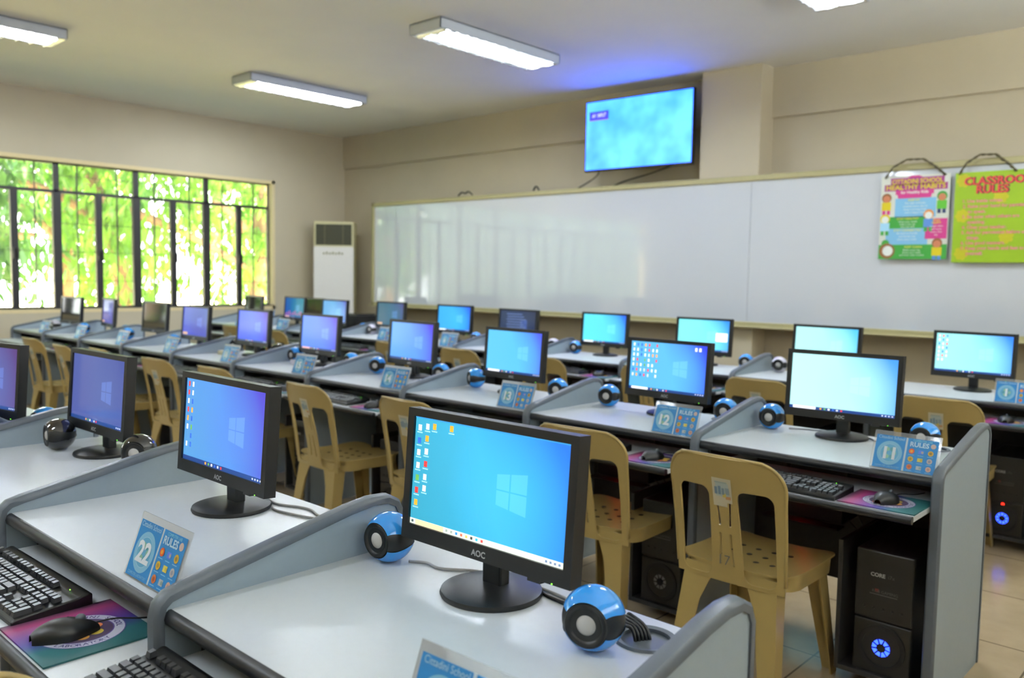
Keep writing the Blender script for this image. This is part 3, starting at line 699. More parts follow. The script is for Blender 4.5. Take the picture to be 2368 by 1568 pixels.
def screen_content(scr, kind):
    """icons, taskbar and search box, as lit marks on the screen glass"""
    T = uvT(); q = MB(); rnd = random.Random(kind)
    if kind == 'near':
        L = [(.035, .90, 0), (.09, .92, 6), (.14, .93, 1), (.26, .94, 1), (.035, .78, 3), (.09, .81, 1), (.035, .67, 5), (.09, .69, 0), (.035, .55, 5), (.09, .575, 2), (.035, .435, 4), (.09, .455, 6), (.035, .32, 2), (.09, .35, 5), (.035, .205, 1)]
        for u, v, c in L:
            q.rect(u - .012, u + .012, v - .03, v + .025, .0008, T, IC[c]); q.rect(u - .02, u + .02, v - .052, v - .04, .0008, T, lin('8FC4CC'))
        q.rect(0, 1, 0, .05, .0006, T, lin('D8E0D6')); q.rect(.04, .245, .002, .048, .0008, T, lin('E6D2A4'))
        for i, c in enumerate((6, 6, 3, 2, 1, 3, 6, 2)): q.rect(.26 + i * .034, .275 + i * .034, .014, .038, .001, T, (.05, .05, .05) if i == 5 else lin(('9AA4A0', '9AA4A0', '3A8ADA', 'D86A50', 'E0B060', '404040', '40B0D8', 'D04848')[i]))
        for i in range(4): q.rect(.89 + i * .025, .903 + i * .025, .015, .035, .001, T, lin('7080A0'))
        q.rect(.0, 1., .985, 1., .0007, T, lin('3A9ADA'))
        q.rect(.012, .028, .014, .038, .001, T, lin('4A5A60'))
        return q.build('desktop_icons', icon_m, scr)
    cols = {'rows': 7, 'few': 2, 'three': 3}.get(kind, 0)
    for i in range(cols):
        for j in range(7 if kind != 'few' else 8):
            if rnd.random() < .12: continue
            u, v = .04 + i * .052, .93 - j * .105; c = rnd.choice(IC if kind != 'three' else IC[:1] * 3 + IC[2:4])
            q.rect(u - .010, u + .010, v - .03, v + .03, .0008, T, c)
    if kind == 'rows':
        for u in (.86, .91): q.rect(u - .014, u + .014, .88, .95, .0008, T, IC[0])
    if kind != 'dim':
        q.rect(.0, 1., .0, .052, .0005, T, lin('1C3C78'))
        if kind in ('rows', 'search'): q.rect(.035, .26, .004, .05, .0008, T, lin('F2F2F6'))
        for i in range(6): q.rect(.3 + i * .04, .318 + i * .04, .012, .04, .0008, T, IC[(i * 3 + 1) % 7])
        for i in range(4): q.rect(.88 + i * .03, .894 + i * .03, .016, .036, .0008, T, lin('C8D0F0'))
    if kind == 'popup':
        q.rect(.75, .97, .33, .6, .001, T, lin('FAFAFA'))
    if kind == 'list':
        for j in range(6): q.rect(.18 + .02 * (j % 2), .62 + .05 * (j % 3), .86 - j * .1, .90 - j * .1, .0008, T, lin('4A5C88'))
    if kind == 'dim': q.rect(.02, .2, .03, .11, .0008, T, lin('C09878')); q.rect(.02, .98, .005, .02, .0006, T, lin('303A50'))
    if kind == 'pinkbox': q.rect(.035, .26, .004, .05, .0008, T, lin('D8A8A8'))
    if kind == 'pink':
        q.rect(.02, .25, .02, .08, .0008, T, lin('D8A8A0'))
        for i in range(9): q.rect(.04 + i * .1, .07 + i * .1, .12, .12 + .1 + .12 * ((i * 7) % 3) / 2, .0008, T, lin('C05A8A'))
    return q.build('desktop_icons', icon_m, scr)
MON = {21: (-.491, .46, .8), 22: (-.513, .406, -.2), 23: (-.537, .443, .8), 24: (-.30, .30, 10), 11: (-.489, .46, 2.7), 12: (-.405, .433, -1.9), 13: (-.479, .431, -3.3),
       14: (-.47, .46, -3.2), 15: (-.504, .426, -.7), 16: (-.482, .43, -.1), 17: (-.345, .355, -.8), 18: (-.423, .46, 1.6), 19: (-.532, .46, -9), 20: (-.282, .35, 3.2),
       1: (-.438, .434, -3.3), 2: (-.384, .305, -3), 3: (-.478, .46, 1.2), 4: (-.495, .46, 1), 5: (-.423, .314, -.9), 6: (-.489, .46, 2.8), 7: (-.55, .46, -.3), 8: (-.416, .307, -.2), 9: (-.531, .46, -3), 10: (-.245, .28, -5)}
# left colour, right colour, glow colour, strength, content, words
LOOK = {21: ('3EA8C6', '2F7CF6', '4AC8FC', 1.0, 'near', 'cyan to blue desktop'), 22: ('5BA0DC', '5A50D0', '5E90EC', .95, 'few', 'blue to violet desktop'),
        23: ('5A66AE', '4C5CAA', '5A70B4', .8, '', 'dull blue desktop'), 24: ('6E72B8', '5C3C86', '5A6CB8', .8, '', 'purple desktop'),
        11: ('C4FDFE', '4C9CFF', 'B4FCFE', 1.0, 'search', 'very bright pale cyan desktop'), 12: ('62B8F0', '3C4CFA', '64C0F8', 1.0, 'rows', 'desktop full of icons'),
        13: ('64C4F8', '5464FA', '5EC0FA', 1.0, 'search', 'cyan to blue desktop'), 14: ('66A8F4', '5A4AE4', '6098F8', 1.0, '', 'blue to violet desktop'),
        15: ('6490F6', '5C48CA', '6488F8', 1.0, 'pinkbox', 'violet-blue desktop'), 16: ('5A70F0', '5C44B0', '5C78F4', 1.0, '', 'deep violet desktop'),
        17: ('5060D0', '4A58B8', '4850B0', .9, 'dim', 'desktop half hidden by window glare'), 18: None, 19: ('6A68B4', '5A58A8', '6A6CB8', .8, 'dim', 'dull purple desktop'), 20: None,
        1: ('A8FBFE', '3C8AFF', '9CF8FE', 1.0, 'three', 'bright cyan desktop and icons'), 2: ('B8FCFE', '58C8FF', 'AEFAFE', 1.0, '', 'bright pale cyan desktop, half hidden'),
        3: ('88F8FE', '3C94F8', '80F4FE', 1.0, 'popup', 'cyan desktop and white pop-up'), 4: ('64E4FE', '3470F4', '62DCFE', 1.0, 'search', 'turquoise to blue desktop'),
        5: ('2A3A66', '22305C', '2E4270', .7, 'list', 'dark navy window'), 6: ('3CA8F4', '2E68F6', '44B8FA', 1.0, 'search', 'bright blue desktop'),
        7: ('24607E', '3C3C8E', '2A6C90', .8, 'dim', 'dark teal screen'), 8: ('3C94D0', '3A50C0', '3E98D8', .9, '', 'mid blue desktop'), 9: ('2A58B0', '2A88A0', '3490A8', .8, 'pink', 'blue and teal pictures'), 10: None}
first = None
off_m = screen_mat('dark_screen', (0, 0, 0), (0, 0, 0), (0, 0, 0), off=True, rough=.08)
for n in ALL:
    x, y, a = MON[n]; p = org(n) + Vector((x, y, DZ))
    lk = LOOK[n]; lab = 'black monitor, ' + (lk[5] if lk else 'dark reflecting screen') + ', ' + where(n)
    if first is None: first = r = make_monitor(lab); r.location = p; r.rotation_euler = (0, 0, math.radians(a))
    else: r = dup(first, p, math.radians(a), lab)
    scr = [c for c in r.children if c.name.startswith('screen')][0]
    for ch in list(scr.children): bpy.data.objects.remove(ch)
    scr.data = screen_mesh()
    if lk:
        scr.data.materials.append(screen_mat('lit_screen', *lk[:3], strength=lk[3])); screen_content(scr, lk[4])
    else: scr.data.materials.append(off_m)

# ------------------------------------------------------------------ speakers
SR = .0525
def sph(al, ps, r):  # angle from the front (-y) axis, angle round it
    return (r * math.sin(al) * math.cos(ps), -r * math.cos(al), r * math.sin(al) * math.sin(ps))
def make_speaker(shell_m, label, group):
    t = thing('round_speaker', label, 'speaker', (0, 0, 0), 0, group); A0 = math.radians(44); cz = .052
    fl = lambda p: (p[0], p[1], max(p[2] + cz, .0))
    q = MB(); vs, fs = [], []; na, npsi = 20, 40
    for i in range(na + 1):
        al = A0 + (PI - A0) * i / na
        for j in range(npsi): vs.append(fl(sph(al, 2 * PI * j / npsi, SR)))
    for i in range(na):
        for j in range(npsi): fs.append((i * npsi + j, i * npsi + (j + 1) % npsi, (i + 1) * npsi + (j + 1) % npsi, (i + 1) * npsi + j))
    q.add(vs, fs)
    y0 = SR * math.cos(A0); rr = SR * math.sin(A0)
    TF = Matrix.Translation((0, 0, cz)) @ Matrix.Rotation(PI / 2, 4, 'X')     # z axis of a lathe -> -y
    q.lathe([(rr, y0 - .0005), (rr - .001, y0 + .003), (rr - .006, y0 + .004), (rr - .009, y0 + .001), (.022, y0 - .006), (.0, y0 - .008)], 40, TF)
    q.build('body', blk_m, t, smooth=True, angle=60)
    for sgn, nm in ((1, 'upper_shell'), (-1, 'lower_shell')):
        q = MB(); vs, fs = [], []; na, nb = 22, 22
        for i in range(na + 1):
            k = i / na; al = A0 + .01 + (PI - A0 - .02) * k
            lo = math.radians(17 * math.exp(-((k - .0) / .30) ** 2) + 10 + 22 * k ** 3)
            for j in range(nb + 1):
                ps = lo + (PI - 2 * lo) * j / nb; vs.append(fl(sph(al, sgn * ps, SR * 1.025)))
        for i in range(na):
            for j in range(nb): fs.append((i * (nb + 1) + j, i * (nb + 1) + j + 1, (i + 1) * (nb + 1) + j + 1, (i + 1) * (nb + 1) + j))
        q.add(vs, fs); q.build(nm, shell_m, t, smooth=True)
    q = MB(); q.lathe([(.0195, y0 - .006), (.0185, y0 - .002), (.012, y0 + .003), (0, y0 + .005)], 32, TF); q.build('cone', cone_m, t, smooth=True)
    return t
SPK = {'21L': (-.775, .45), '21R': (-.205, .415), '23L': (-.707, .367), '23R': (-.256, .441), '24R': (-.138, .422), '11L': (-.775, .452), '11R': (-.178, .45), '12L': (-.732, .434), '12R': (-.119, .44),
       '13L': (-.76, .421), '13R': (-.181, .425), '14L': (-.75, .414), '14R': (-.213, .45), '15L': (-.76, .397), '15R': (-.20, .45), '16L': (-.775, .45), '16R': (-.200, .45), '17L': (-.62, .30), '17R': (-.1, .45),
       '18L': (-.69, .33), '18R': (-.13, .47), '19L': (-.70, .29), '19R': (-.20, .47), '20L': (-.46, .25), '20R': (-.10, .47), '3R': (-.139, .45), '2L': (-.757, .45), '4L': (-.757, .423), '5R': (-.15, .45),
       '6R': (-.2, .45), '6L': (-.775, .45), '7L': (-.79, .40), '8R': (-.15, .47), '9L': (-.775, .45)}
PROTO = {}
for k, (x, y) in SPK.items():
    n = int(k[:-1]); p = org(n) + Vector((x, y, DZ)); side = 'left' if k[-1] == 'L' else 'right'
    c = 'black' if n in (23, 16, 9) else 'white' if k in ('20L', '20R', '2L', '5R', '7L') else 'blue'
    lab = '%s round speaker %s of monitor, %s' % ({'black': 'all-black', 'blue': 'blue and black', 'white': 'white'}[c], side, where(n))
    a = math.radians({'21L': 4, '21R': 18, '11L': 4, '11R': -5, '13L': -30, '13R': 20, '14L': 27, '14R': 25, '15L': 2, '15R': -2, '23L': -6, '23R': 42}.get(k, 12))
    if c not in PROTO:
        PROTO[c] = r = make_speaker({'black': gloss_m, 'blue': blue_m, 'white': wht_m}[c], lab, 'round desktop speakers'); r.location = p; r.rotation_euler = (0, 0, a)
    else: dup(PROTO[c], p, a, lab)

# ------------------------------------------------------------------ keyboards, mice, mouse pads
def make_keyboard(label):
    t = thing('keyboard', label, 'keyboard', (0, 0, 0), 0, 'black keyboards on the trays'); T = Matrix.Rotation(math.radians(4), 4, 'X')
    q = MB(); q.prism([(-.078, 0), (.078, 0), (.078, .026), (.070, .029), (.05, .024), (-.070, .014), (-.078, .010)], -.222, .222, 'x'); q.build('case', blk_m, t, bevel=.003)
    q = MB()
    def key(x, y, w_, h_):
        z = .017 + (y + .07) * .10; a, b_ = w_ / 2 - .001, h_ / 2 - .001; c = .0022
        q.add([(x - a, y - b_, z - .004), (x + a, y - b_, z - .004), (x + a, y + b_, z - .002), (x - a, y + b_, z - .002), (x - a + c, y - b_ + c, z + .006), (x + a - c, y - b_ + c, z + .006), (x + a - c, y + b_ - c * .6, z + .0075), (x - a + c, y + b_ - c * .6, z + .0075)],
              [(4, 5, 6, 7), (0, 1, 5, 4), (1, 2, 6, 5), (2, 3, 7, 6), (3, 0, 4, 7)])
    U_ = .0188
    rows = [(-.062, [1.25, 1.25, 1.25, 6.25, 1.25, 1.25, 1.25, 1.25]), (-.0432, [2.25] + [1] * 10 + [2.75]), (-.0244, [1.75] + [1] * 11 + [2.25]), (-.0056, [1.5] + [1] * 12 + [1.5]), (.0132, [1] * 13 + [2])]
    for y, ws in rows:
        x = -.212
        for w_ in ws: key(x + w_ * U_ / 2, y, w_ * U_, U_); x += w_ * U_
    for g in (0, 2, 6.6, 11.2):
        for i in range(1 if g == 0 else 4): key(-.212 + (g + i + .5) * U_, .042, U_, U_ * .9)
    for i in range(3):
        key(.083 + i * U_, .042, U_, U_ * .9); key(.083 + i * U_, .0132, U_, U_); key(.083 + i * U_, -.0056, U_, U_); key(.083 + i * U_, -.062, U_, U_)
    key(.083 + U_, -.0432, U_, U_)
    for i in range(4):
        for j in range(5):
            if i < 3 or j in (2, 4): key(.147 + i * U_, -.062 + j * U_, U_, U_)
    key(.147 + 3 * U_, -.0526, U_, U_ * 2)
    q.build('keys', key_m, t)
    q = MB(); q.box(.171, .173, .051, .053, .027, .0283); q.build('lock_light', green_led, t)
    return t
def make_mouse(label):
    t = thing('computer_mouse', label, 'mouse', (0, 0, 0), 0, 'black mice on the mouse pads')
    def sf(u, v, off=0.): # u along -y(rear)..+y(front), v across
        wd = .031 * (math.sin(PI * min(max(u * .94 + .03, 0), 1)) ** .42) * (1.04 - .14 * math.cos(2 * PI * u)); hh = .038 * (math.sin(PI * min(u * .9 + .06, 1)) ** .55) * (1.06 - .38 * u)
        a = (v - .5) * PI; return (math.sin(a) * (wd + off), (u - .5) * .118, (math.cos(a) ** .62 if math.cos(a) > 0 else 0) * (hh + off))
    def patch(q, u0, u1, v0, v1, nu, nv, off):
        vs = [sf(u0 + (u1 - u0) * i / nu, v0 + (v1 - v0) * j / nv, off) for i in range(nu + 1) for j in range(nv + 1)]
        q.add(vs, [(i * (nv + 1) + j, i * (nv + 1) + j + 1, (i + 1) * (nv + 1) + j + 1, (i + 1) * (nv + 1) + j) for i in range(nu) for j in range(nv)])
    q = MB(); patch(q, 0, 1, 0, 1, 26, 20, 0); q.build('body', blk_m, t, smooth=True)
    for a, b_ in ((.14, .475), (.525, .86)):
        q = MB(); patch(q, .58, .985, a, b_, 12, 8, .0007); q.build('button', blk_m, t, smooth=True)
    q = MB(); q.lathe([(.009, -.003), (.010, 0), (.009, .003)], 16, Matrix.Translation((0, .027, .0265)) @ Matrix.Rotation(PI / 2, 4, 'Y')); q.build('scroll_wheel', trim_m, t, smooth=True)
    q = MB(); q.tube([(0, .055, .012), (.004, .09, .012), (.022, .14, .006), (.03, .20, .004)], .0017, 6, smooth=5); q.build('cord', blk_m, t, smooth=True)
    return t
def make_pad(label):
    t = thing('mouse_pad', label, 'mouse pad', (0, 0, 0), 0, 'printed mouse pads on the trays')
    q = MB(); q.box(-.118, .118, -.105, .105, 0, .0035); q.build('mat', pad_m, t)
    q = MB(); z = .0039
    q.disc(.008, 0, .078, z, 40, None, lin('C8C8D8'), .056); q.disc(.008, 0, .0555, z, 36, None, lin('4A3A58'))
    q.disc(.008, 0, .0785, z + .0002, 40, None, lin('5A4A90'), .0765); q.disc(.008, 0, .058, z + .0002, 40, None, lin('5A4A90'), .0555)
    for x, y, r, c in ((-.012, -.03, .02, 'E0622C'), (.008, -.028, .014, 'E8A070'), (.026, -.022, .012, 'D87848'), (.04, -.01, .012, 'E0A850'), (.03, .018, .014, 'D8C050'), (-.02, .012, .016, 'B8B060'), (0, .03, .012, 'D87848')):
        q.disc(x, y, r, z + .0003, 14, None, lin(c))
    for s_, a0, da in (('CITTADINI SCHOOL', 205, -9), ('COMPUTER LABORATORY', 225, 8.6)):
        for i, ch in enumerate(s_):
            a = math.radians(a0 + i * da); 
            if ch == ' ': continue
            rot = a - PI / 2 if da < 0 else a + PI / 2; rad = .0615 if da < 0 else .0725
            q.text(ch, 0, 0, .011, 0, Matrix.Translation((.008 + rad * math.cos(a), rad * math.sin(a), z + .0004)) @ Matrix.Rotation(rot, 4, 'Z'), lin('3A2A78'), 'CENTER', .02)
    q.build('school_seal', print_m, t)
    return t
KX = {22: (-.55, -.085), 21: (-.62, -.085)}; kb = mo = pa = None
for n in [21, 22] + list(range(11, 20)) + list(range(1, 10)):
    tz = DZ - .0895; o = org(n)
    x, y = KX.get(n, (-.50 + .02 * math.sin(n * 3), -.075 + .012 * math.sin(n * 5))); p = o + Vector((x, y, tz)); a = math.radians(2 * math.sin(n * 2.1))
    lab = 'black keyboard on tray at ' + where(n)
    if kb is None: kb = make_keyboard(lab); kb.location = p; kb.rotation_euler = (0, 0, a)
    else: dup(kb, p, a, lab)
    if n == 21: continue
    px, py = (-.215, -.07) if n == 22 else (-.138, -.06); p = o + Vector((px, py, tz))
    lab = 'pink to teal mouse pad at ' + where(n)
    if pa is None: pa = make_pad(lab); pa.location = p
    else: dup(pa, p, 0, lab)
    mx_, my_ = (-.205, -.10) if n == 22 else (-.134 + .02 * math.sin(n * 4), -.085 + .015 * math.sin(n * 7)); p = o + Vector((mx_, my_, tz + .0045)); a = math.radians(-6 if n == 22 else 8 * math.sin(n))
    lab = 'black mouse on pad at ' + where(n)
    if mo is None: mo = make_mouse(lab); mo.location = p; mo.rotation_euler = (0, 0, a)
    else: dup(mo, p, a, lab)

# ------------------------------------------------------------------ number signs
ICN = [('D85A28', 'E0A030'), ('5A7AE0', 'B0A8A0'), ('C8A030', '8A7030'), ('C8A838', 'A08030'), ('D8C858', 'C8B040'), ('B8B0B0', '9090A0'), ('C06A38', 'A05028'), ('B8BCC0', '8AA0A0'), ('D0A898', 'B89080')]
def make_sign(n, loc, rz, label):
    t = thing('number_sign', label, 'sign', loc, rz, 'acrylic number signs on the desks')
    L = math.radians(-20); w, h = .21, .128; T = Matrix.Rotation(L, 4, 'X')
    q = MB(); q.box(-w / 2, w / 2, -.0012, .0012, .002, h, T); q.box(-w / 2, w / 2, 0, .06, 0, .0024); q.build('acrylic_stand', acr_m, t)
    F = T @ Matrix.Translation((0, -.0016, .004)) @ UPR; m_ = .008; ww = w / 2 - m_; hh = h - .018
    q = MB(); B1 = lin('3C94CC'); B2 = lin('1F7CC0')
    q.rect(-ww, ww, 0, hh, 0, F, lin('C8D4DC'))
    for x0, x1 in ((-ww, -.003), (.003, ww)): q.rect(x0, x1, .0, hh, .0004, F, B2)
    q.disc(-ww / 2, hh * .47, .040, .0008, 36, F, lin('7CB4D4')); q.disc(-ww / 2, hh * .47, .030, .0009, 32, F, lin('5AA0C8')); q.disc(-ww / 2, hh * .47, .030, .001, 32, F, lin('A8CCE0'), .029)
    for k in range(6): q.disc(-ww / 2 + .014 * math.cos(k * 1.05), hh * .47 + .014 * math.sin(k * 1.05), .007, .00095, 10, F, lin('4A90A0' if k % 2 else '8AB8A0'))
    q.build('printed_card', print_m, t)
    q = MB(); q.text(str(n), -ww / 2, hh * .47 - .019, .040, .0016, F, None, 'CENTER', .05); q.build('station_number', wink_m, t)
    q = MB(); q.text('Cittadini School', -ww / 2, hh - .012, .0105, .0013, F, lin('A8CCE4'), 'CENTER', .01, 0, ww * .86); q.text('COMPUTER LABORATORY', -ww / 2, .004, .006, .0013, F, lin('8ABCDC'), 'CENTER', .0, 0, ww * .8)
    q.text('COMPUTER LAB', ww / 2, hh - .009, .0065, .0013, F, lin('8AD0DC'), 'CENTER', 0, 0, ww * .6); q.text('RULES', ww * .42, hh - .026, .0155, .0013, F, lin('C0DCEC'), 'CENTER', .04, 0, ww * .6)
    q.build('heading', print_m, t)
    q = MB()
    for i, (c1, c2) in enumerate(ICN):
        x, y = ww * (.2 + .3 * (i % 3)), hh * (.62 - .235 * (i // 3))
        if i % 3 == 1: q.rect(x - .008, x + .008, y - .006, y + .006, .0012, F, lin(c1)); q.disc(x + .004, y, .004, .0016, 10, F, lin(c2))
        else: q.disc(x, y, .0085, .0012, 14, F, lin(c1)); q.disc(x, y, .0045, .0016, 10, F, lin(c2))
        q.rect(x - .009, x + .009, y - .0125, y - .011, .0012, F, lin('8AC0E0'))
    q.disc(ww * .85, hh - .018, .008, .0012, 14, F, lin('C8B0A8')); q.build('rule_icons', print_m, t)
SG = {22: (-.122, .02), 21: (-.122, .02), 11: (-.118, .015), 12: (-.118, .012), 13: (-.125, .03), 14: (-.14, .03), 15: (-.135, .03), 16: (-.14, .025), 17: (-.125, .02), 18: (-.12, .02), 19: (-.12, .02), 20: (-.12, .02), 7: (-.12, .02), 6: (-.125, .02), 9: (-.13, .02), 10: (-.13, .02), 1: (-.13, .02)}
for n, (x, y) in SG.items():
    make_sign(n, tuple(org(n) + Vector((x, y, DZ))), math.radians(2 * math.sin(n)), 'blue acrylic number sign, ' + where(n))

# ------------------------------------------------------------------ chairs
def chair_sdf(u, v):
    k = .205 - .012 * (1 - v / .42)                       # outline, a little narrower at the seat
    o = rrect(u * .205 / k, v, 0, .16, .205, .26, .085)
    sl = .046 + .012 * (1 - v / .4)                        # half width of the splat
    hl = max(rrect(u, v, 0, .165, .158, .150, .05), sl - abs(u) , -(v - .02))
    hr = rrect(abs(u), v, (sl + .168) / 2, .165, (.168 - sl) / 2, .152, .03)
    d = max(o, -hr, -v)
    for s_ in (-1, 1):                                     # two curved slots in the splat
        cu = .018 + .30 * (v - .17) ** 2 * 1.6
        sd = max(abs(s_ * u - cu) - .0042, abs(v - .175) - .115, .012 - abs(v - .18))
        d = max(d, -sd)
    return d
def chair_back(u, v):
    tilt = .13 * v + .22 * v * v
    return (u, -.213 - tilt + .05 * (abs(u) / .2) ** 2.2 * (.25 + v), .384 + v * 1.03)
def make_chair(label, sticker=True):
    t = thing('plastic_chair', label, 'chair', (0, 0, 0), 0, 'tan plastic chairs at the desks')
    q = MB(); q.add(*plate(chair_sdf, -.215, .215, 0, .425, 170, 150, chair_back, .006)); bk = q.build('backrest', chair_m, t, smooth=True, angle=50)
    ol = [(-1, v) for v in (.03, .12, .22, .30)] ; pts = []
    hw = lambda v: .205 - .012 * (1 - v / .42)
    for v in (.03, .10, .17, .24, .30): pts.append((-hw(v), v))
    for k in range(0, 7): a = PI - k * PI / 12; pts.append((-.12 * hw(.38) / .205 + .085 * math.cos(a), .335 + .085 * math.sin(a)))
    pts += [(-u, v) for u, v in reversed(pts)]
    q = MB(); q.tube([chair_back(u, v) for u, v in pts], .006, 8, smooth=2)
    q.build('rim', chair_m, bk, smooth=True)
    q = MB(); f = lambda u, v: rrect(u, v, 0, 0, .205, .205, .06)
    def seat(u, v): return (u, v, .432 + .012 * ((u / .2) ** 2) - .010 * (1 - (v / .2) ** 2) - (.010 * max(0, (v - .12) / .085) ** 2))
    q.add(*plate(f, -.21, .21, -.21, .21, 28, 28, seat, .006))
    pts = []
    for i in range(49):                                     # skirt round the seat
        a = 2 * PI * i / 48; c, s_ = math.cos(a), math.sin(a); r = .205 / max(abs(c), abs(s_)); r = min(r, .245); pts.append((r * c, r * s_))
    n_ = len(pts); vs = [(x, y, seat(x * .98, y * .98)[2]) for x, y in pts] + [(x * .985, y * .985, .385) for x, y in pts]
    q.add(vs, [(i, i + 1, n_ + i + 1, n_ + i) for i in range(n_ - 1)]); se = q.build('seat', chair_m, t, smooth=True, angle=50)
    q = MB()
    for i in range(4):
        for j in range(3): q.lathe([(.011, 0), (.008, .0014), (0, .002)], 10, Tr(-.09 + i * .06, -.08 + j * .07, seat(-.09 + i * .06, -.08 + j * .07)[2] + .003))
    q.build('seat_bosses', dark_m, se)
    for sx in (-1, 1):
        for sy in (-1, 1):
            q = MB(); vs, fs = [], []
            secs = []
            for i in range(8):
                k = i / 7; z = .425 * (1 - k) + .0 * k; x = sx * (.165 + .035 * k); y = sy * (.17 + .06 * k) - (.034 if sy < 0 else 0)
                w_ = .056 * (1 - k) + .034 * k + (.024 * (1 - k * 4) if k < .25 else 0); dp = .034 * (1 - k) + .024 * k
                # chevron section: outer corner and two wings
                sec = [(0, 0), (-sx * w_ * 1.5, 0), (-sx * w_ * 1.5, -sy * .005), (-sx * .006, -sy * .006), (-sx * .006, -sy * dp * 1.9), (0, -sy * dp * 1.9)]
                vs += [(x + a, y + b_, z) for a, b_ in sec]; 
            k_ = 6
            for i in range(7):
                for j in range(k_): fs.append((i * k_ + j, i * k_ + (j + 1) % k_, (i + 1) * k_ + (j + 1) % k_, (i + 1) * k_ + j))
            fs += [tuple(range(k_)), tuple(range(7 * k_ + k_ - 1, 7 * k_ - 1, -1))]
            q.add(vs, fs); q.build('leg', chair_m, t, smooth=True, angle=35)
    if sticker:
        q = MB(); n_ = 6
        def P(u, v): 
            x, y, z = chair_back(u, v); return (x, y - .0042, z)
        def patch(u0, u1, v0, v1, off, col, n=4):
            vs = []
            for jj in range(n + 1):
                for ii in range(n + 1):
                    x, y, z = P(u0 + (u1 - u0) * ii / n, v0 + (v1 - v0) * jj / n); vs.append((x, y - off, z))
            q.add(vs, [(jj * (n + 1) + ii, jj * (n + 1) + ii + 1, (jj + 1) * (n + 1) + ii + 1, (jj + 1) * (n + 1) + ii) for jj in range(n) for ii in range(n)], None, lin(col))
        patch(-.034, .034, .272, .352, 0, 'BDB69E'); patch(-.034, .016, .258, .272, 0, 'BDB69E')
        patch(-.022, .024, .292, .336, .0004, 'A9B4B0')
        for u0, u1, v0, v1, c in ((-.026, -.016, .298, .322, '6E8494'), (-.013, -.003, .298, .326, '70889A'), (0, .009, .298, .320, '7A8C96'), (.012, .026, .300, .322, '8898A0'), (.002, .014, .29, .304, 'C8B456'), (.012, .03, .284, .294, 'B8885A'), (-.024, .02, .336, .341, '98A4A0')):
            patch(u0, u1, v0, v1, .0008, c, 2)
        q.build('sticker', print_m, bk)
    return t
CH_ = {11: (.62, -.433), 12: (1.38, -.38), 13: (2.48, -.409), 14: (3.31, -.453), 15: (4.47, -.428), 16: (5.27, -.46), 17: (6.27, -.459), 18: (6.79, -.55), 19: (7.73, -.50),
       1: (.45, -.498), 2: (1.55, -.482), 3: (2.45, -.441), 4: (3.46, -.476), 5: (4.42, -.494), 7: (5.33, -.515), 9: (7.38, -.52), 10: (8.33, -.502)}
first = None
for n, (i, y) in CH_.items():
    r = row_of(n); p = (ROW_X[r] - i * ST, ROW_Y[r] + y + .310, 0); a = math.radians(3 * math.sin(n * 1.7))
    nm = {11: 'below number 11 sign', 12: 'between stations 12 and 13', 13: 'left of the nearest monitor', 14: 'before number 14 desk', 15: 'hidden behind number 22 monitor', 16: 'second left of number 22 monitor', 17: 'just above dull blue monitor',
          18: 'between the two dull monitors', 19: 'above the left-edge monitor'}.get(n)
    lab = 'tan plastic chair ' + (nm + ' in middle row' if nm else 'at ' + where(n) + ', by whiteboard')
    if first is None:
        first = o = make_chair(lab); o.location = p; o.rotation_euler = (0, 0, a)
        q = MB(); q.text('17', 0, 0, .035, 0, Matrix.Translation((-.005, -.2318, .447)) @ UPR, None, 'CENTER', -.01)
        wr = q.build('written_number', dim_m, [c for c in o.children if c.name.startswith('backrest')][0])
    else: o = dup(first, p, a, lab)
    if n != 11:
        for c in o.children:
            for g in list(c.children):
                if g.name.startswith('written_number'): bpy.data.objects.remove(g)
dup(first, (-1.57, .50, 0), math.radians(40), 'tan plastic chair cut off by the lower left picture corner', skip=())
for c in bpy.data.objects['plastic_chair.017'].children if 'plastic_chair.017' in bpy.data.objects else ():
    for g in list(c.children):
        if g.name.startswith('written_number'): bpy.data.objects.remove(g)

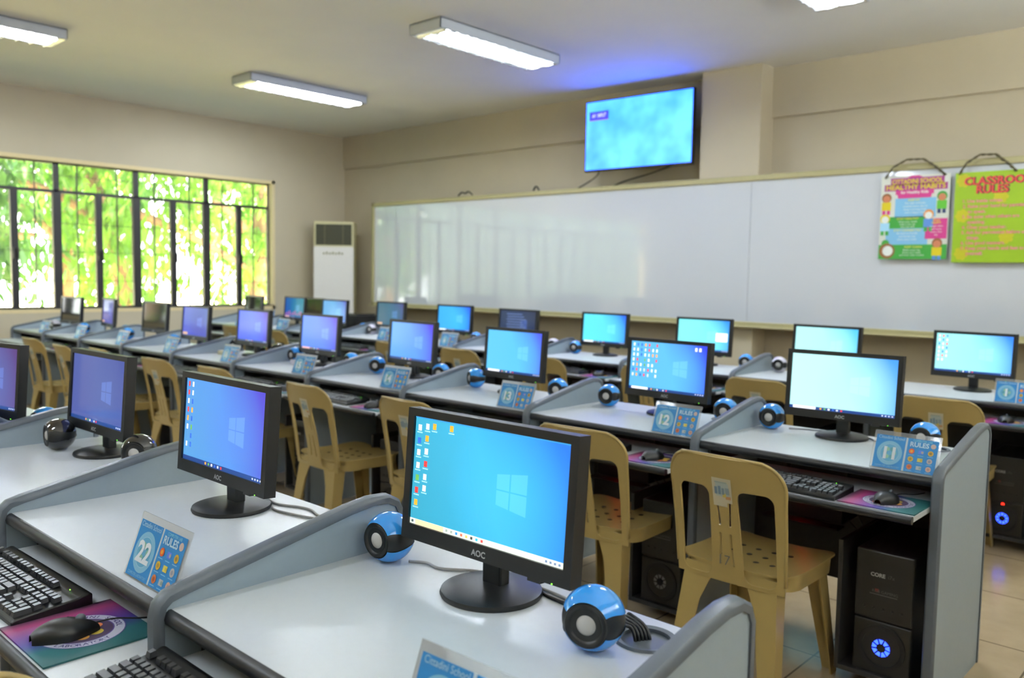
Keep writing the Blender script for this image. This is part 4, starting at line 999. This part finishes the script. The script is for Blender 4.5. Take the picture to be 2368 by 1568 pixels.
# ------------------------------------------------------------------ computer cases
def make_tower(label):
    t = thing('computer_tower', label, 'computer', (0, 0, 0), 0, 'black computer cases under the desks')
    q = MB(); q.box(-.093, .093, .012, .40, .0, .42); q.build('case', case_m, t, bevel=.004)
    q = MB(); q.box(-.093, .093, 0, .016, .185, .42); q.box(-.093, .093, .003, .016, .0, .18); fp = q.build('front_panel', panel_m, t, bevel=.005)
    q = MB(); q.text('CORE', -.020, .334, .013, .0022, UPR, None, 'CENTER', .05); q.build('brand_mark', silver_m, fp)
    q = MB(); q.text('i7x', .024, .334, .013, .0022, UPR, None, 'CENTER'); q.rect(-.045, .045, .272, .275, .001, UPR); q.text('RGB GAMING', .005, .28, .010, .0022, UPR, None, 'CENTER'); q.build('small_lettering', dim_m, fp)
    q = MB(); q.box(-.028, -.016, -.0018, .001, .282, .292); q.build('red_badge', mat('red_badge', (120, 40, 40), .4), fp)
    q = MB()
    for i in range(5): q.lathe([(.005, 0), (.004, .002), (0, .0022)], 10, Matrix.Translation((-.06 + i * .03, 0, .225)) @ Matrix.Rotation(PI / 2, 4, 'X'))
    q.build('port_row', case_m, fp)
    F = Matrix.Translation((0, .003, .092)) @ Matrix.Rotation(PI / 2, 4, 'X')
    q = MB(); q.lathe([(.078, -.001), (.078, .004), (.070, .006), (.062, .003), (.062, -.001)], 40, F); f = q.build('fan_ring', case_m, t, smooth=True, angle=40)
    q = MB(); q.lathe([(.014, .001), (.014, .005), (0, .006)], 20, F); q.build('hub', case_m, f)
    q = MB()
    for i in range(9):
        a = i * 2 * PI / 9
        q.add([(.015 * math.cos(a), .015 * math.sin(a), .003), (.030 * math.cos(a - .1), .030 * math.sin(a - .1), .0035), (.030 * math.cos(a + .45), .030 * math.sin(a + .45), .002), (.015 * math.cos(a + .4), .015 * math.sin(a + .4), .002)], [(0, 1, 2, 3)], F)
    q.build('fan_blades', bluefan_dim, f)
    return t
first = None
for n in (11, 12, 13, 14, 15, 16, 1, 2, 3):
    p = tuple(org(n) + Vector((-.165 if n != 12 else -.175, .045, .0625))); lab = 'black computer case under ' + where(n)
    if first is None: first = r = make_tower(lab); r.location = p
    else: r = dup(first, p, 0, lab)
    for c in r.children:
        if c.name.startswith('fan_ring'):
            for g in c.children:
                if g.name.startswith('fan_blades'):
                    g.data = g.data.copy(); g.data.materials[0] = bluefan_dim if n in (12, 15) else blue_led
    if n in (1, 13):
        q = MB(); q.disc(0, .168, .0075, .002, 14, UPR); q.build('power_light', red_led, r)
# black power regulators with a red lamp under the desks
first = None
for n in (11, 12, 4):
    p = tuple(org(n) + Vector((-.55, .30, DZ - .30))); lab = 'black power regulator with red light under ' + where(n)
    if first is None:
        first = t = thing('power_regulator', lab, 'power regulator', p, 0, 'power regulators under the desks')
        q = MB(); q.box(-.14, .14, .0, .18, 0, .11); q.build('casing', case_m, t, bevel=.004)
        q = MB(); q.lathe([(.007, 0), (.007, .012), (0, .016)], 14, Matrix.Translation((-.02, 0, .075)) @ Matrix.Rotation(PI / 2, 4, 'X')); q.build('red_lamp', redglow, t)
        q = MB(); q.box(-.15, .15, -.07, .0, -.006, 0); q.build('front_ledge', case_m, t)
        for x in (-.13, .11):
            q = MB(); q.box(x, x + .02, .06, .10, .10, .272); q.build('hanger_strap', dark_m, t)
    else: dup(first, p, 0, lab)

# ------------------------------------------------------------------ cables on the desks
CAB = [(21, 'grey', [(-.735, .47), (-.70, .49), (-.653, .487), (-.59, .53), (-.5, .545)], 'pale speaker cable from left speaker to nearest monitor'),
       (21, 'black', [(-.50, .52), (-.458, .544), (-.395, .529), (-.33, .525), (-.25, .53)], 'black cable behind the nearest monitor base'),
       (21, 'grey', [(-.44, .552), (-.39, .548), (-.33, .54), (-.26, .545)], 'pale cable beside black one behind the nearest monitor'),
       (22, 'grey', [(-.53, .53), (-.459, .514), (-.395, .539), (-.345, .545), (-.29, .53), (-.20, .53)], 'pale upper cable right of number 22 monitor base'),
       (22, 'grey', [(-.44, .49), (-.405, .481), (-.328, .494), (-.271, .51), (-.2, .51)], 'pale lower cable right of number 22 monitor base'),
       (23, 'grey', [(-.66, .42), (-.65, .46), (-.62, .485), (-.50, .54)], 'thin grey cable behind left black speaker'),
       (11, 'grey', [(-.72, .50), (-.66, .53), (-.58, .545), (-.46, .55)], 'pale cable behind left speaker at number 11 station'),
       (11, 'black', [(-.46, .545), (-.40, .52), (-.34, .46), (-.25, .47)], 'black cable right of monitor base at number 11 station')]
for n, c, pts, lab in CAB:
    o = org(n); q = MB(); q.tube([(x, y, .0033 + (.0 if 0 < i < len(pts) - 1 else 0)) for i, (x, y) in enumerate(pts)], .003, 8, smooth=6)
    tag(q.build('desk_cable', grey_m if c == 'grey' else blk_m, smooth=True, loc=(o.x, o.y, DZ)), lab, 'cable')
o = org(21); t = thing('cable_bundle', 'bundle of black cables going into round desk hole beside nearest right speaker', 'cable', (o.x, o.y, DZ))
for k in range(5):
    q = MB(); q.tube([(-.235 + .004 * k, .52 + .004 * k, .005 + .003 * k), (-.205, .515 + .005 * (k - 2), .012 + .003 * k), (-.178 + .003 * k, .507 + .006 * (k - 2), .008), (-.165 + .004 * k, .505 + .005 * (k - 2), -.06)], .0032, 8, smooth=6); q.build('strand', blk_m, t, smooth=True)
for n in (11, 12):
    o = org(n)
    for k, dx in ((0, 0.), (1, .09)):
        q = MB(); q.tube([(-.40 - dx, .30, -.12), (-.37 - dx * .8, .33, -.24), (-.34 - dx * .3, .38, -.34), (-.325, .43, -.42)], .003, 6, smooth=5)
        tag(q.build('hanging_cable', blk_m, loc=(o.x, o.y, DZ)), ('inner' if k == 0 else 'outer') + ' black cable drooping under ' + ('the desk at the right end panel, middle row' if n == 11 else 'the desk just left of the chair numbered 17'), 'cable')

# ------------------------------------------------------------------ small things
def small_box(nm, label, loc, d, m_, rz=0.):
    q = MB(); q.box(-d[0] / 2, d[0] / 2, -d[1] / 2, d[1] / 2, 0, d[2]); o = q.build(nm, m_, bevel=.003, loc=loc); o.rotation_euler = (0, 0, rz); return tag(o, label, 'box')
o = org(16); small_box('paper_box', 'flat cream box under monitor at number 16 station', (o.x - .66, o.y + .32, DZ), (.13, .09, .03), cream_m, .2)
o = org(15); small_box('adapter_box', 'small white box left of monitor base, number 15 station', (o.x - .66, o.y + .34, DZ), (.07, .05, .03), wht_m, .1)
# tray of blue sheets on the left-edge desk
o = org(24); t = thing('plastic_tray', 'frosted plastic tray before the left-edge monitor', 'tray', (o.x - .16, o.y + .19, DZ), 0)
q = MB(); q.box(-.16, .10, -.10, -.097, 0, .075); q.box(-.16, .10, .097, .10, 0, .075); q.box(-.16, -.157, -.1, .1, 0, .075); q.box(.097, .10, -.1, .1, 0, .075); q.build('walls', frost_m, t); q = MB(); q.box(-.16, .10, -.1, .1, 0, .003); q.build('base', frost_m, t)
small_box('blue_folder', 'blue folder standing in the frosted plastic tray', (o.x - .19, o.y + .20, DZ + .004), (.17, .13, .095), blue_m)
# teacher table behind the front row, near the corner
t = thing('side_table', 'low dark table between front row and the air conditioner', 'table', (-8.55, 6.15, 0))
q = MB(); q.box(-.75, .75, -.28, .28, .70, .73); q.build('tabletop', dark_m, t, bevel=.003)
for sx in (-.7, .7):
    for sy in (-.24, .24):
        q = MB(); q.box(sx - .02, sx + .02, sy - .02, sy + .02, 0, .70); q.build('leg', edge_m, t)
r = dup(bpy.data.objects['computer_monitor'], (-9.0, 6.13, .73), 0, 'black monitor, dark screen, on side table behind front row')
scr = [c for c in r.children if c.name.startswith('screen')][0]
for ch in list(scr.children): bpy.data.objects.remove(ch)
scr.data = screen_mesh(); scr.data.materials.append(off_m)
t = thing('printer', 'low black printer on side table behind front row', 'printer', (-8.10, 6.12, .73), 0)
q = MB(); q.box(-.2, .2, -.16, .16, 0, .17); q.build('body', blk_m, t, bevel=.012)
q = MB(); q.box(-.15, .15, -.164, -.155, .05, .09); q.build('paper_slot', case_m, t); q = MB(); q.box(-.17, .17, -.1, .14, .17, .185); q.build('lid', gloss_m, t, bevel=.004)
o = org(10); t = thing('pen_cup', 'grey cup of pens on window-end desk of front row', 'cup', (o.x - .10, o.y + .42, DZ), 0)
q = MB(); q.lathe([(.03, 0), (.036, .09), (.033, .09), (.028, .004), (0, .004)], 20); q.build('cup', grey_m, t, smooth=True, angle=40)
for k in range(5):
    q = MB(); a = k * 1.3; q.tube([(.008 * math.cos(a), .008 * math.sin(a), .01), (.03 * math.cos(a), .03 * math.sin(a), .16 + .01 * (k % 3))], .004, 6); q.build('pen', (blk_m, blue_m, bark_m)[k % 3], t)
